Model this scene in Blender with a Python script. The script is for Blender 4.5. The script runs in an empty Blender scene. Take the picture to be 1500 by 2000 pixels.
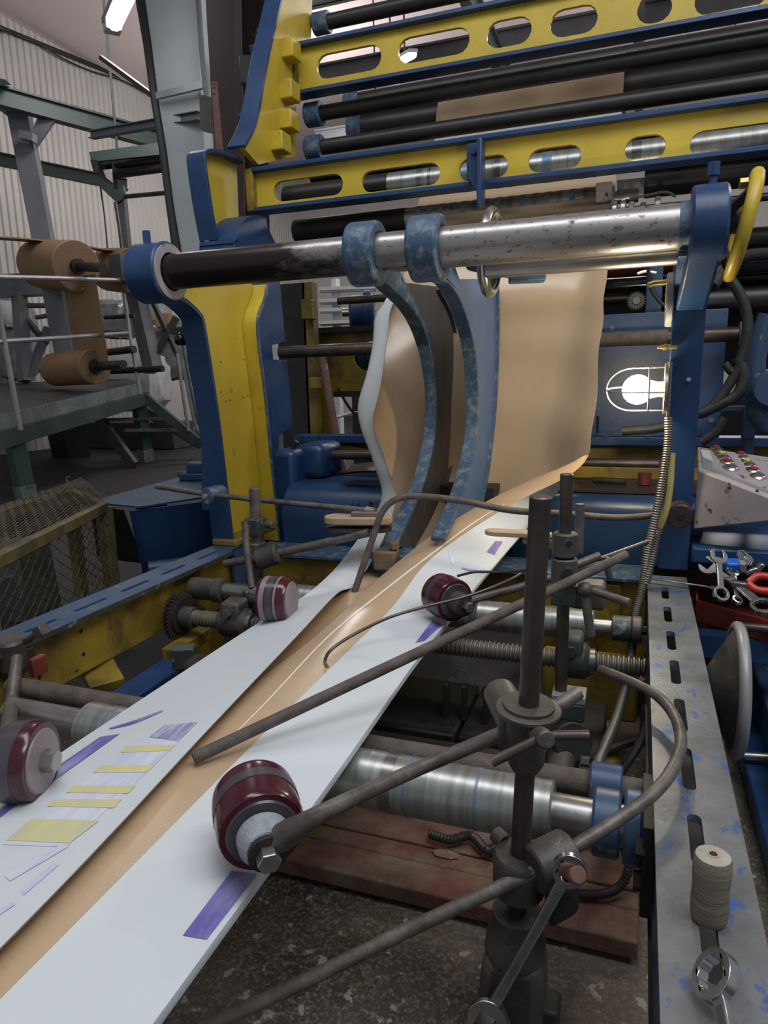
import bpy, math, random
import numpy as np
from mathutils import Vector, Matrix
from mathutils.geometry import tessellate_polygon
from mathutils.bvhtree import BVHTree
random.seed(7)
scene = bpy.context.scene
COL = scene.collection
# ------------------------------------------------------------------ camera
YAW, PITCH, ROLL, FPX = math.radians(20.27), math.radians(10.91), math.radians(1.385), 1353.0
EYE = np.array([0.0, 0.0, 1.5])
def _cam():
    cy, sy = math.cos(YAW), math.sin(YAW)
    f = np.array([-sy*math.cos(PITCH), cy*math.cos(PITCH), -math.sin(PITCH)])
    r = np.array([cy, sy, 0.0]); d = np.cross(f, r)
    c, s = math.cos(ROLL), math.sin(ROLL)
    return np.array([c*r+s*d, -s*r+c*d, f])
CM = _cam()
cd = bpy.data.cameras.new('camera'); co = bpy.data.objects.new('camera', cd); COL.objects.link(co)
cd.sensor_fit = 'HORIZONTAL'; cd.sensor_width = 36.0; cd.lens = 36.0*FPX/1500.0
cd.clip_start = 0.02; cd.clip_end = 200
co.matrix_world = Matrix(((CM[0][0], -CM[1][0], -CM[2][0], 0), (CM[0][1], -CM[1][1], -CM[2][1], 0),
                          (CM[0][2], -CM[1][2], -CM[2][2], EYE[2]), (0, 0, 0, 1)))
scene.camera = co
# ------------------------------------------------------------------ world, lights, exposure
w = bpy.data.worlds.new('world'); scene.world = w; w.use_nodes = True
w.node_tree.nodes['Background'].inputs[0].default_value = (0.90, 0.95, 1.0, 1)
w.node_tree.nodes['Background'].inputs[1].default_value = 0.30
vs = scene.view_settings
vs.view_transform = 'Standard'; vs.look = 'None'; vs.gamma = 1.0; vs.use_curve_mapping = False
vs.exposure = -0.12
def area(name, loc, tgt, sx, sy, power, col):
    l = bpy.data.lights.new(name, 'AREA'); l.shape = 'RECTANGLE'; l.size = sx; l.size_y = sy
    l.energy = power; l.color = col
    o = bpy.data.objects.new(name, l); COL.objects.link(o); o.location = loc
    o.rotation_euler = (Vector(tgt)-Vector(loc)).to_track_quat('-Z', 'Y').to_euler()
    return o
area('overhead_fill_light', (1.4, 0.2, 4.6), (-0.6, 1.4, 0.9), 3.0, 1.2, 95, (0.93, 0.97, 1.0))  # unseen overhead area lights added to light the machine, no fixtures behind them
area('overhead_fill_light', (-1.0, 0.9, 4.9), (-0.9, 1.3, 0.9), 3.4, 0.9, 62, (0.95, 0.97, 1.0))
def glow(name, loc, power, rad, col=(1.0, 0.96, 0.94)):
    l = bpy.data.lights.new(name, 'POINT'); l.energy = power; l.shadow_soft_size = rad; l.color = col
    o = bpy.data.objects.new(name, l); COL.objects.link(o); o.location = loc
glow('hall_fill_light', (-5.0, 6.5, 5.6), 190, .4)  # point lights added to brighten ceiling and far hall, only roughly at lamps
glow('hall_fill_light', (-5.5, 12.0, 5.6), 260, .4)
glow('hall_fill_light', (-0.4, 7.4, 4.9), 165, .4)
glow('hall_fill_light', (1.5, 12.5, 5.2), 270, .4)
glow('hall_fill_light', (3.5, 5.5, 5.2), 150, .4)

FLOOR = 0.42
# ------------------------------------------------------------------ helpers
def P(x, y, X=None, Y=None, Z=None, D=None):
    """photo pixel -> point of the place on a known plane (X, Y or Z) or at a known distance D"""
    d = CM.T @ np.array([(x-750)/FPX, (y-1000)/FPX, 1.0])
    if D is not None: t = D
    elif X is not None: t = (X-EYE[0])/d[0]
    elif Y is not None: t = (Y-EYE[1])/d[1]
    else: t = (Z-EYE[2])/d[2]
    return Vector(EYE+d*t)
def V(*a): return Vector(a)
def basis(ax):
    ax = Vector(ax).normalized()
    h = Vector((0, 0, 1)) if abs(ax.z) < 0.9 else Vector((1, 0, 0))
    u = h.cross(ax).normalized(); v = ax.cross(u)
    return ax, u, v
def crom(pts, n):
    """smooth curve through points"""
    pts = [Vector(p) for p in pts]; out = []
    for i in range(len(pts)-1):
        p0 = pts[i-1] if i else pts[0]*2-pts[1]
        p1, p2 = pts[i], pts[i+1]
        p3 = pts[i+2] if i+2 < len(pts) else p2*2-p1
        for k in range(n):
            t = k/n; t2 = t*t; t3 = t2*t
            out.append(0.5*((2*p1)+(p2-p0)*t+(2*p0-5*p1+4*p2-p3)*t2+(3*p1-p0-3*p2+p3)*t3))
    out.append(pts[-1]); return out
class MB:
    def __init__(s): s.v = []; s.f = []; s.m = []
    def add(s, vs, fs):
        o = len(s.v); s.v += [tuple(q) for q in vs]; s.f += [tuple(i+o for i in q) for q in fs]; return s
    def box(s, x0, x1, y0, y1, z0, z1):
        return s.hexa([(x0,y0,z0),(x1,y0,z0),(x1,y1,z0),(x0,y1,z0),(x0,y0,z1),(x1,y0,z1),(x1,y1,z1),(x0,y1,z1)])
    def hexa(s, q):
        return s.add(q, [(0,3,2,1),(4,5,6,7),(0,1,5,4),(1,2,6,5),(2,3,7,6),(3,0,4,7)])
    def obox(s, c, ax, u, v, la, lu, lv):
        """box centred on c, half lengths la lu lv along ax u v"""
        c = Vector(c); ax, u, v = Vector(ax).normalized()*la, Vector(u).normalized()*lu, Vector(v).normalized()*lv
        return s.hexa([c-ax-u-v, c+ax-u-v, c+ax+u-v, c-ax+u-v, c-ax-u+v, c+ax-u+v, c+ax+u+v, c-ax+u+v])
    def bar(s, a, b, wd, ht, up=(0,0,1)):
        """rectangular bar from a to b"""
        a, b = Vector(a), Vector(b); d = b-a; up = Vector(up); sd = d.cross(up).normalized(); up = sd.cross(d).normalized()
        return s.obox((a+b)/2, d, sd, up, d.length/2, wd/2, ht/2)
    def lathe(s, o, ax, prof, seg=24, cap=True):
        o = Vector(o); ax, u, v = basis(ax); n = len(prof); vs = []
        for t, r in prof:
            for k in range(seg):
                a = 2*math.pi*k/seg; vs.append(o+ax*t+(u*math.cos(a)+v*math.sin(a))*r)
        fs = [(i*seg+k, i*seg+(k+1) % seg, (i+1)*seg+(k+1) % seg, (i+1)*seg+k) for i in range(n-1) for k in range(seg)]
        if cap: fs += [tuple(range(seg-1, -1, -1)), tuple(range((n-1)*seg, n*seg))]
        return s.add(vs, fs)
    def cyl(s, a, b, r, seg=20, r2=None, ch=0.0):
        a, b = Vector(a), Vector(b); L = (b-a).length; r2 = r if r2 is None else r2
        pr = [(0, r), (L, r2)]
        if ch: pr = [(0, r-ch), (ch, r), (L-ch, r2), (L, r2-ch)]
        return s.lathe(a, b-a, pr, seg)
    def pipe(s, a, b, ro, ri, seg=28):
        a, b = Vector(a), Vector(b); L = (b-a).length
        return s.lathe(a, b-a, [(0, ri), (0, ro), (L, ro), (L, ri), (0, ri)], seg, cap=False)
    def hexn(s, a, b, r): return s.cyl(a, b, r, 6, ch=r*0.08)
    def tube(s, pts, r, seg=10, n=0, closed=False):
        if n: pts = crom(pts, n)
        pts = [Vector(p) for p in pts]; N = len(pts); rs = r if isinstance(r, (list, tuple)) else [r]*N
        vs = []; u = None
        for i in range(N):
            if closed: d = pts[(i+1) % N]-pts[i-1]
            else: d = pts[min(i+1, N-1)]-pts[max(i-1, 0)]
            d.normalize()
            if u is None: _, u, _ = basis(d)
            u = (u-d*u.dot(d)).normalized(); v = d.cross(u)
            for k in range(seg):
                a = 2*math.pi*k/seg; vs.append(pts[i]+(u*math.cos(a)+v*math.sin(a))*rs[i])
        M = N if closed else N-1
        fs = [(i*seg+k, i*seg+(k+1) % seg, ((i+1) % N)*seg+(k+1) % seg, ((i+1) % N)*seg+k) for i in range(M) for k in range(seg)]
        if not closed: fs += [tuple(range(seg-1, -1, -1)), tuple(range((N-1)*seg, N*seg))]
        return s.add(vs, fs)
    def torus(s, c, ax, R, r, seg=40, rs=10):
        ax, u, v = basis(ax); c = Vector(c)
        return s.tube([c+(u*math.cos(a)+v*math.sin(a))*R for a in [2*math.pi*k/seg for k in range(seg)]], r, rs, closed=True)
    def plate(s, out, holes, o, u, v, t):
        """flat plate: 2-d outline and holes in the frame o,u,v, thickness t along u x v"""
        o, u, v = Vector(o), Vector(u), Vector(v); nrm = u.cross(v).normalized()*t
        loops = [out]+list(holes)
        flat = [p for l in loops for p in l]
        tr = tessellate_polygon([[Vector((p[0], p[1], 0)) for p in l] for l in loops])
        n = len(flat); vs = [o+u*p[0]+v*p[1] for p in flat]; vs += [q+nrm for q in vs]
        fs = []
        for a, b, c in tr:
            A, B, C = flat[a], flat[b], flat[c]
            if (B[0]-A[0])*(C[1]-A[1])-(B[1]-A[1])*(C[0]-A[0]) < 0: b, c = c, b
            fs += [(c, b, a), (a+n, b+n, c+n)]
        st = 0
        for l in loops:
            m = len(l); ar = sum(l[i][0]*l[(i+1) % m][1]-l[(i+1) % m][0]*l[i][1] for i in range(m))
            outer = l is out
            for i in range(m):
                a, b = st+i, st+(i+1) % m
                q = (a, b, b+n, a+n)
                fs.append(q if (ar > 0) == outer else q[::-1])
            st += m
        return s.add(vs, fs)
    def ribbon(s, pts, x0, x1, t, side=1):
        """band of width x0..x1 along a (Y,Z) polyline, thickness t to the polyline's left (side=1)"""
        pts = [Vector((0, p[0], p[1])) if len(p) == 2 else Vector((0, p[1], p[2])) for p in pts]; N = len(pts); vs = []
        for i in range(N):
            d = (pts[min(i+1, N-1)]-pts[max(i-1, 0)]).normalized(); nn = Vector((0, -d.z, d.y))*t*side
            for x, q in ((x0, pts[i]), (x1, pts[i]), (x1, pts[i]+nn), (x0, pts[i]+nn)): vs.append((x, q.y, q.z))
        fs = [(i*4+k, i*4+(k+1) % 4, i*4+4+(k+1) % 4, i*4+4+k) for i in range(N-1) for k in range(4)]
        fs += [(3, 2, 1, 0), tuple(range(4*N-4, 4*N))]
        return s.add(vs, fs)
    def sphere(s, c, r, seg=18, rings=10):
        return s.lathe(Vector(c)-Vector((0, 0, r)), (0, 0, 1), [(r-r*math.cos(math.pi*i/rings), max(1e-4, r*math.sin(math.pi*i/rings))) for i in range(rings+1)], seg)
def slot(cx, cy, L, W, n=6, ang=0.0):
    """stadium outline"""
    r = W/2; h = max(L/2-r, 0); q = []
    for k in range(n+1): a = -math.pi/2+math.pi*k/n; q.append((h+r*math.cos(a), r*math.sin(a)))
    for k in range(n+1): a = math.pi/2+math.pi*k/n; q.append((-h+r*math.cos(a), r*math.sin(a)))
    c, s_ = math.cos(ang), math.sin(ang)
    return [(cx+x*c-y*s_, cy+x*s_+y*c) for x, y in q]
def circ(cx, cy, r, n=16): return [(cx+r*math.cos(2*math.pi*k/n), cy+r*math.sin(2*math.pi*k/n)) for k in range(n)]
def hexc(cx, cy, r, a0=0): return [(cx+r*math.cos(a0+math.pi*k/3), cy+r*math.sin(a0+math.pi*k/3)) for k in range(6)]
USED = {}
def mk(name, mb, mat, bevel=0, smooth=True, ang=38):
    me = bpy.data.meshes.new(name); me.from_pydata(mb.v, [], mb.f); me.validate(); me.update()
    import bmesh
    bm = bmesh.new(); bm.from_mesh(me); bmesh.ops.recalc_face_normals(bm, faces=bm.faces); bm.to_mesh(me); bm.free()
    me.materials.append(M[mat] if isinstance(mat, str) else mat)
    if smooth:
        for p in me.polygons: p.use_smooth = True
        me.set_sharp_from_angle(angle=math.radians(ang))
    o = bpy.data.objects.new(name, me); COL.objects.link(o)
    if bevel:
        b = o.modifiers.new('bevel', 'BEVEL'); b.width = bevel; b.segments = 2; b.limit_method = 'ANGLE'; b.angle_limit = math.radians(40); b.harden_normals = False
    return o
def tag(o, label, cat, group=None, kind=None):
    if label: o['label'] = label
    if cat: o['category'] = cat
    if group: o['group'] = group
    if kind: o['kind'] = kind
    return o
class Thing:
    def __init__(s, name, base, label, cat, group=None, kind=None):
        s.b = Vector(base); s.o = bpy.data.objects.new(name, None); COL.objects.link(s.o)
        s.o.empty_display_size = 0.05; s.o.location = s.b
        tag(s.o, label, cat, group, kind)
    def add(s, name, mb, mat, bevel=0, parent=None, label=None, smooth=True, kind=None):
        o = mk(name, mb, mat, bevel, smooth)
        if parent is None: o.parent = s.o; o.location = -s.b
        else: o.parent = parent
        if label: o['label'] = label
        if kind: o['kind'] = kind
        return o
def one(name, mb, mat, label, cat, group=None, bevel=0, kind=None, smooth=True):
    """a thing that is a single mesh, its origin moved to its base"""
    a = np.array(mb.v); c = (a.min(0)+a.max(0))/2; c[2] = a[:, 2].min()
    mb.v = [tuple(q) for q in (a-c)]
    o = mk(name, mb, mat, bevel, smooth); o.location = c
    return tag(o, label, cat, group, kind)
# ------------------------------------------------------------------ materials
M = {}
def nodes(name):
    m = bpy.data.materials.new(name); m.use_nodes = True; nt = m.node_tree
    b = nt.nodes['Principled BSDF']; tc = nt.nodes.new('ShaderNodeTexCoord')
    M[name] = m; return m, nt, b, tc
def noise(nt, tc, scale, detail=4, rough=0.6, stretch=(1, 1, 1)):
    mp = nt.nodes.new('ShaderNodeMapping'); mp.inputs['Scale'].default_value = stretch
    nt.links.new(tc.outputs['Object'], mp.inputs['Vector'])
    n = nt.nodes.new('ShaderNodeTexNoise'); n.inputs['Scale'].default_value = scale; n.inputs['Detail'].default_value = detail; n.inputs['Roughness'].default_value = rough
    nt.links.new(mp.outputs['Vector'], n.inputs['Vector']); return n
def ramp(nt, src, a, b, ca=(0,0,0,1), cb=(1,1,1,1)):
    r = nt.nodes.new('ShaderNodeValToRGB'); r.color_ramp.elements[0].position = a; r.color_ramp.elements[1].position = b
    r.color_ramp.elements[0].color = ca; r.color_ramp.elements[1].color = cb
    nt.links.new(src, r.inputs['Fac']); return r
def mix(nt, fac, a, b):
    x = nt.nodes.new('ShaderNodeMix'); x.data_type = 'RGBA'
    if isinstance(fac, (int, float)): x.inputs['Factor'].default_value = fac
    else: nt.links.new(fac, x.inputs['Factor'])
    for k, q in (('A', a), ('B', b)):
        s = [i for i in x.inputs if i.name == k and i.type == 'RGBA'][0]
        if isinstance(q, tuple): s.default_value = (*q[:3], 1)
        else: nt.links.new(q, s)
    return [o for o in x.outputs if o.type == 'RGBA'][0]
def surf(name, col, col2=None, amt=0.45, scale=6, rough=0.5, metal=0.0, wear=None, wamt=0.66, wscale=14, bump=0.0, bscale=60, stretch=(1,1,1), wstretch=(1,1,1), edge=0.06, spec=0.5, rough2=None):
    """base colour, mottled with col2, worn through to wear"""
    m, nt, b, tc = nodes(name)
    c = (*col, 1)
    cur = c
    if col2:
        n = noise(nt, tc, scale, 5, 0.6, stretch); r = ramp(nt, n.outputs['Fac'], amt-0.14, amt+0.2)
        cur = mix(nt, r.outputs['Color'], col, col2)
    if wear:
        n2 = noise(nt, tc, wscale, 8, 0.68, wstretch); r2 = ramp(nt, n2.outputs['Fac'], wamt-edge/2, wamt+edge/2)
        cur = mix(nt, r2.outputs['Color'], cur if not isinstance(cur, tuple) else col, wear)
        if rough2 is not None:
            mr = nt.nodes.new('ShaderNodeMapRange'); nt.links.new(r2.outputs['Color'], mr.inputs['Value'])
            mr.inputs['To Min'].default_value = rough; mr.inputs['To Max'].default_value = rough2
            nt.links.new(mr.outputs['Result'], b.inputs['Roughness'])
    if isinstance(cur, tuple): b.inputs['Base Color'].default_value = c
    else: nt.links.new(cur, b.inputs['Base Color'])
    if not (wear and rough2 is not None): b.inputs['Roughness'].default_value = rough
    b.inputs['Metallic'].default_value = metal
    b.inputs['Specular IOR Level'].default_value = spec
    if bump:
        n3 = noise(nt, tc, bscale, 4, 0.6, stretch); bp = nt.nodes.new('ShaderNodeBump'); bp.inputs['Strength'].default_value = bump; bp.inputs['Distance'].default_value = 0.004
        nt.links.new(n3.outputs['Fac'], bp.inputs['Height']); nt.links.new(bp.outputs['Normal'], b.inputs['Normal'])
    return m
def emit(name, col, st):
    m, nt, b, tc = nodes(name); b.inputs['Base Color'].default_value = (*col, 1); b.inputs['Emission Color'].default_value = (*col, 1); b.inputs['Emission Strength'].default_value = st
surf('blue', (0.018, 0.056, 0.152), (0.011, 0.036, 0.105), 0.5, 5, 0.36, wear=(0.15, 0.20, 0.25), wamt=0.74, wscale=24, bump=0.12)
surf('blue_worn', (0.03, 0.072, 0.15), (0.055, 0.10, 0.165), 0.5, 9, 0.5, wear=(0.175, 0.205, 0.205), wamt=0.575, wscale=30, edge=.16, bump=0.25)
surf('blue_web', (0.085, 0.165, 0.335), (0.065, 0.13, 0.28), 0.5, 4, 0.42, bump=0.1)
surf('blue_flat', (0.042, 0.082, 0.16), (0.026, 0.052, 0.105), 0.5, 6, 0.4, wear=(0.17, 0.19, 0.21), wamt=0.64, wscale=16)
surf('yellow', (0.56, 0.405, 0.036), (0.45, 0.315, 0.026), 0.5, 5, 0.42, wear=(0.10, 0.075, 0.02), wamt=0.70, wscale=9, edge=0.2, bump=0.12)
surf('yellow_dirty', (0.30, 0.205, 0.02), (0.13, 0.09, 0.016), 0.46, 6, 0.5, wear=(0.03, 0.025, 0.015), wamt=0.60, wscale=8, edge=0.2, bump=0.2)
surf('rail_grey', (0.20, 0.21, 0.22), (0.105, 0.11, 0.118), 0.5, 14, 0.40, metal=0.35, wear=(0.045, 0.115, 0.32), wamt=0.59, wscale=19, edge=.05, wstretch=(1, .7, 1), bump=0.2, bscale=120)
surf('steel', (0.42, 0.41, 0.40), (0.28, 0.27, 0.26), 0.5, 10, 0.34, metal=0.9, bump=0.08)
surf('steel_shaft', (0.38, 0.36, 0.35), (0.22, 0.205, 0.20), 0.5, 7, 0.28, metal=0.85, wear=(0.035, 0.028, 0.024), wamt=0.60, wscale=75, wstretch=(.6, 1, 1), edge=.1, rough2=0.6)
surf('steel_rust', (0.075, 0.05, 0.045), (0.045, 0.03, 0.028), 0.5, 6, 0.4, metal=0.55, bump=0.1)
surf('rod_dark', (0.105, 0.082, 0.075), (0.06, 0.046, 0.042), 0.5, 18, 0.4, metal=0.6, bump=0.1)
surf('rod_grey', (0.17, 0.15, 0.138), (0.08, 0.068, 0.062), 0.5, 26, 0.5, metal=0.45, bump=0.3, bscale=90)
surf('rod_dusty', (0.115, 0.092, 0.08), (0.06, 0.047, 0.04), 0.5, 30, 0.75, bump=0.5, bscale=140)
surf('cast', (0.098, 0.088, 0.079), (0.048, 0.042, 0.037), 0.5, 14, 0.5, metal=0.3, wear=(0.18, 0.175, 0.165), wamt=0.66, wscale=20, bump=0.3, bscale=90)
surf('cast_green', (0.042, 0.058, 0.053), (0.026, 0.034, 0.031), 0.5, 14, 0.5, wear=(0.17, 0.20, 0.19), wamt=0.60, wscale=20, bump=0.3)
surf('chrome', (0.58, 0.59, 0.60), (0.42, 0.43, 0.44), 0.5, 30, 0.24, metal=1.0)
surf('chrome_dark', (0.30, 0.30, 0.30), (0.2, 0.2, 0.2), 0.5, 20, 0.3, metal=0.9)
surf('roller_steel', (0.44, 0.45, 0.44), (0.27, 0.28, 0.27), 0.5, 30, 0.36, metal=0.8, stretch=(3, .15, .15), bump=0.04)
surf('roller_band', (0.12, 0.20, 0.33), (0.32, 0.33, 0.33), 0.5, 10, 0.4, metal=0.4)
surf('black_roll', (0.013, 0.0125, 0.013), (0.024, 0.022, 0.022), 0.5, 8, 0.42, bump=0.05)
surf('black', (0.008, 0.008, 0.008), None, rough=0.5)
surf('black_gloss', (0.006, 0.006, 0.007), None, rough=0.12)
surf('rubber', (0.02, 0.02, 0.021), (0.045, 0.043, 0.04), 0.55, 20, 0.55, bump=0.2)
surf('grease_shade_black', (0.012, 0.011, 0.011), (0.03, 0.026, 0.022), 0.5, 12, 0.6)  # for greasy parts, and for dark boxes and backing that stand in for shade
surf('pu_red', (0.062, 0.007, 0.016), (0.038, 0.005, 0.013), 0.5, 6, 0.2, spec=0.6)
surf('pu_grey', (0.07, 0.06, 0.075), (0.035, 0.025, 0.035), 0.5, 10, 0.3)
surf('pu_face', (0.24, 0.20, 0.22), (0.17, 0.14, 0.16), 0.5, 10, 0.4)
surf('lint', (0.36, 0.39, 0.43), (0.24, 0.26, 0.29), 0.5, 60, 0.95, bump=0.8, bscale=300)
surf('paper_white', (0.585, 0.62, 0.66), (0.55, 0.58, 0.61), 0.5, 2, 0.42, spec=0.35)
surf('paper_kraft', (0.49, 0.355, 0.23), (0.455, 0.33, 0.21), 0.5, 3, 0.28, spec=0.75, stretch=(1, 8, 1))
surf('kraft', (0.30, 0.185, 0.095), (0.25, 0.15, 0.078), 0.5, 4, 0.7)
surf('kraft_side', (0.19, 0.12, 0.068), (0.15, 0.095, 0.055), 0.5, 30, 0.8)
surf('print_blue', (0.12, 0.105, 0.36), (0.40, 0.40, 0.58), 0.56, 26, 0.5, stretch=(1.2, .25, 1))
surf('print_lilac', (0.50, 0.53, 0.70), (0.68, 0.71, 0.74), 0.5, 30, 0.5, stretch=(1.2, .2, 1))
surf('print_navy', (0.20, 0.20, 0.40), (0.60, 0.61, 0.68), 0.5, 70, 0.5, stretch=(1.5, .12, 1))
surf('print_yellow', (0.62, 0.58, 0.26), (0.50, 0.50, 0.38), 0.55, 18, 0.5, stretch=(1, .4, 1))
surf('crease', (0.82, 0.76, 0.70), None, rough=0.25)
surf('wood_dark', (0.165, 0.138, 0.122), (0.095, 0.078, 0.068), 0.5, 9, 0.55, stretch=(5, 5, .4), bump=0.15)
surf('wood_pad', (0.42, 0.31, 0.20), (0.30, 0.22, 0.15), 0.5, 12, 0.8)
surf('wood_grey', (0.075, 0.072, 0.07), (0.04, 0.038, 0.037), 0.5, 10, 0.8, bump=0.3)
surf('red_plank', (0.13, 0.036, 0.028), (0.07, 0.036, 0.03), 0.47, 7, 0.75, wear=(0.17, 0.125, 0.085), wamt=0.54, wscale=9, edge=0.25, bump=0.4, bscale=150)
surf('red_paint', (0.20, 0.035, 0.025), (0.11, 0.025, 0.02), 0.5, 8, 0.5, wear=(0.05, 0.03, 0.03), wamt=0.62)
surf('red_plastic', (0.42, 0.03, 0.02), None, rough=0.35)
surf('blue_plastic', (0.02, 0.12, 0.55), None, rough=0.35)
surf('dust', (0.23, 0.165, 0.105), (0.15, 0.11, 0.075), 0.5, 50, 0.95, bump=0.8, bscale=260)
surf('lilac_paint', (0.40, 0.35, 0.365), (0.31, 0.28, 0.30), 0.5, 9, 0.5, wear=(0.05, 0.045, 0.05), wamt=0.63, wscale=24, bump=0.15)
surf('panel_grey', (0.30, 0.30, 0.31), (0.22, 0.22, 0.23), 0.5, 6, 0.45, metal=0.3)
surf('brass', (0.50, 0.38, 0.14), None, rough=0.3, metal=0.9)
surf('conduit', (0.20, 0.185, 0.155), (0.10, 0.09, 0.075), 0.5, 8, 0.45, metal=0.5)
surf('conduit_dark', (0.045, 0.04, 0.036), (0.025, 0.022, 0.02), 0.5, 8, 0.45, metal=0.4)
surf('tape_yellow', (0.42, 0.36, 0.10), (0.25, 0.22, 0.10), 0.5, 10, 0.5)
surf('grey_paint', (0.155, 0.17, 0.195), (0.115, 0.125, 0.145), 0.5, 3, 0.5, wear=(0.07, 0.075, 0.08), wamt=0.68)
surf('grey_dark', (0.06, 0.063, 0.068), (0.04, 0.042, 0.045), 0.5, 3, 0.6)
surf('green_paint', (0.035, 0.062, 0.055), (0.025, 0.042, 0.038), 0.5, 3, 0.5, wear=(0.10, 0.12, 0.12), wamt=0.66)
surf('green_leg', (0.04, 0.085, 0.068), (0.028, 0.06, 0.048), 0.5, 3, 0.5)
surf('deck', (0.035, 0.036, 0.036), (0.06, 0.06, 0.06), 0.5, 4, 0.6)
surf('deck_edge', (0.17, 0.19, 0.19), (0.10, 0.125, 0.12), 0.5, 5, 0.6, wear=(0.035, 0.075, 0.06), wamt=0.6)
surf('column_white', (0.50, 0.53, 0.55), (0.42, 0.45, 0.46), 0.5, 2.5, 0.7, wear=(0.22, 0.21, 0.20), wamt=0.71, wscale=6, bump=0.2, bscale=20)
surf('column_brown', (0.055, 0.032, 0.033), (0.035, 0.022, 0.023), 0.5, 3, 0.5, wear=(0.3, 0.29, 0.28), wamt=0.76, wscale=10)
surf('rust_plate', (0.20, 0.085, 0.07), (0.11, 0.06, 0.055), 0.5, 6, 0.7, wear=(0.42, 0.40, 0.39), wamt=0.62, wscale=5)
surf('sheet_wall', (0.56, 0.55, 0.52), (0.48, 0.47, 0.45), 0.5, 0.6, 0.5)
surf('ceiling_paint', (0.74, 0.62, 0.61), (0.69, 0.575, 0.57), 0.5, .3, 0.8)
surf('plastic_white', (0.60, 0.61, 0.62), (0.40, 0.41, 0.43), 0.5, 5, 0.3, bump=0.6, bscale=14)
surf('plastic_clear', (0.26, 0.27, 0.28), (0.14, 0.15, 0.16), 0.5, 9, 0.25, bump=0.8, bscale=18)
surf('white_paint', (0.58, 0.59, 0.60), None, rough=0.5)
surf('yarn', (0.215, 0.185, 0.14), (0.14, 0.12, 0.09), 0.5, 10, 0.9, stretch=(1, 1, 14), bump=0.5, bscale=40)
surf('yarn_end', (0.40, 0.38, 0.33), (0.28, 0.26, 0.22), 0.5, 40, 0.9)
surf('wire_yellow', (0.11, 0.095, 0.055), (0.06, 0.052, 0.036), 0.5, 10, 0.5, metal=0.4)
surf('frame_yellow', (0.16, 0.128, 0.045), (0.055, 0.046, 0.028), 0.5, 8, 0.6)
surf('label_yellow', (0.62, 0.55, 0.10), None, rough=0.4)
surf('label_white', (0.55, 0.55, 0.53), None, rough=0.4)
emit('lamp_glow', (0.93, 0.96, 1.0), 9.0)
emit('far_lamp_glow', (1.0, 0.97, 0.93), 6.0)
emit('bulb_glow', (1.0, 0.84, 0.58), 150.0)
emit('window_glow', (1.0, 0.95, 0.92), 1.3)
surf('bulb_white', (0.75, 0.74, 0.72), None, rough=0.4)
def floor_mat():
    m, nt, b, tc = nodes('concrete')
    n = noise(nt, tc, 3.2, 8, 0.65); r = ramp(nt, n.outputs['Fac'], 0.36, 0.66)
    c = mix(nt, r.outputs['Color'], (0.03, 0.028, 0.026), (0.12, 0.10, 0.08))
    # dusty concrete round the machine; farther out its shade is painted into the colour
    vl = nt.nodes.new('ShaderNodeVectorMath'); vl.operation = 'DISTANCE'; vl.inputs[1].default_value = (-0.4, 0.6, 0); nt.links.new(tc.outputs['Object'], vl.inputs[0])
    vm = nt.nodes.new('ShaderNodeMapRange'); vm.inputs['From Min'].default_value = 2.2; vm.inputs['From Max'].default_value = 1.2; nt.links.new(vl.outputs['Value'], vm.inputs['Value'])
    n1 = noise(nt, tc, 130, 3, 0.7); r1 = ramp(nt, n1.outputs['Fac'], 0.48, 0.66); c = mix(nt, r1.outputs['Color'], c, (0.21, 0.165, 0.12))
    n2 = noise(nt, tc, 24, 5, 0.6); r2 = ramp(nt, n2.outputs['Fac'], 0.615, 0.645); c = mix(nt, r2.outputs['Color'], c, (0.31, 0.30, 0.265))
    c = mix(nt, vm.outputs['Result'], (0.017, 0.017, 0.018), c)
    nt.links.new(c, b.inputs['Base Color']); b.inputs['Roughness'].default_value = 0.66
    bp = nt.nodes.new('ShaderNodeBump'); bp.inputs['Strength'].default_value = 0.5; bp.inputs['Distance'].default_value = 0.004
    nt.links.new(n1.outputs['Fac'], bp.inputs['Height']); nt.links.new(bp.outputs['Normal'], b.inputs['Normal'])
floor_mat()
def shaft_mat():
    m, nt, b, tc = nodes('shaft_two_tone')
    sx = nt.nodes.new('ShaderNodeSeparateXYZ'); nt.links.new(tc.outputs['Object'], sx.inputs[0])
    n = noise(nt, tc, 14, 8, .7, (.5, 1, 1)); n2 = noise(nt, tc, 60, 8, .7, (.6, 1, 1))
    a = nt.nodes.new('ShaderNodeMath'); a.operation = 'MULTIPLY_ADD'; a.inputs[1].default_value = .75; nt.links.new(n.outputs['Fac'], a.inputs[0]); nt.links.new(sx.outputs['X'], a.inputs[2])
    r = ramp(nt, a.outputs[0], 0.0, 1.0); mr = nt.nodes.new('ShaderNodeMapRange'); mr.inputs['From Min'].default_value = -.62; mr.inputs['From Max'].default_value = -.45; nt.links.new(a.outputs[0], mr.inputs['Value'])
    sp = ramp(nt, n2.outputs['Fac'], .56, .66)
    br = mix(nt, sp.outputs['Color'], (.36, .345, .335), (.06, .05, .045)); c = mix(nt, mr.outputs['Result'], (.045, .033, .030), br)
    nt.links.new(c, b.inputs['Base Color']); b.inputs['Metallic'].default_value = .8; b.inputs['Roughness'].default_value = .33
shaft_mat()
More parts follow.
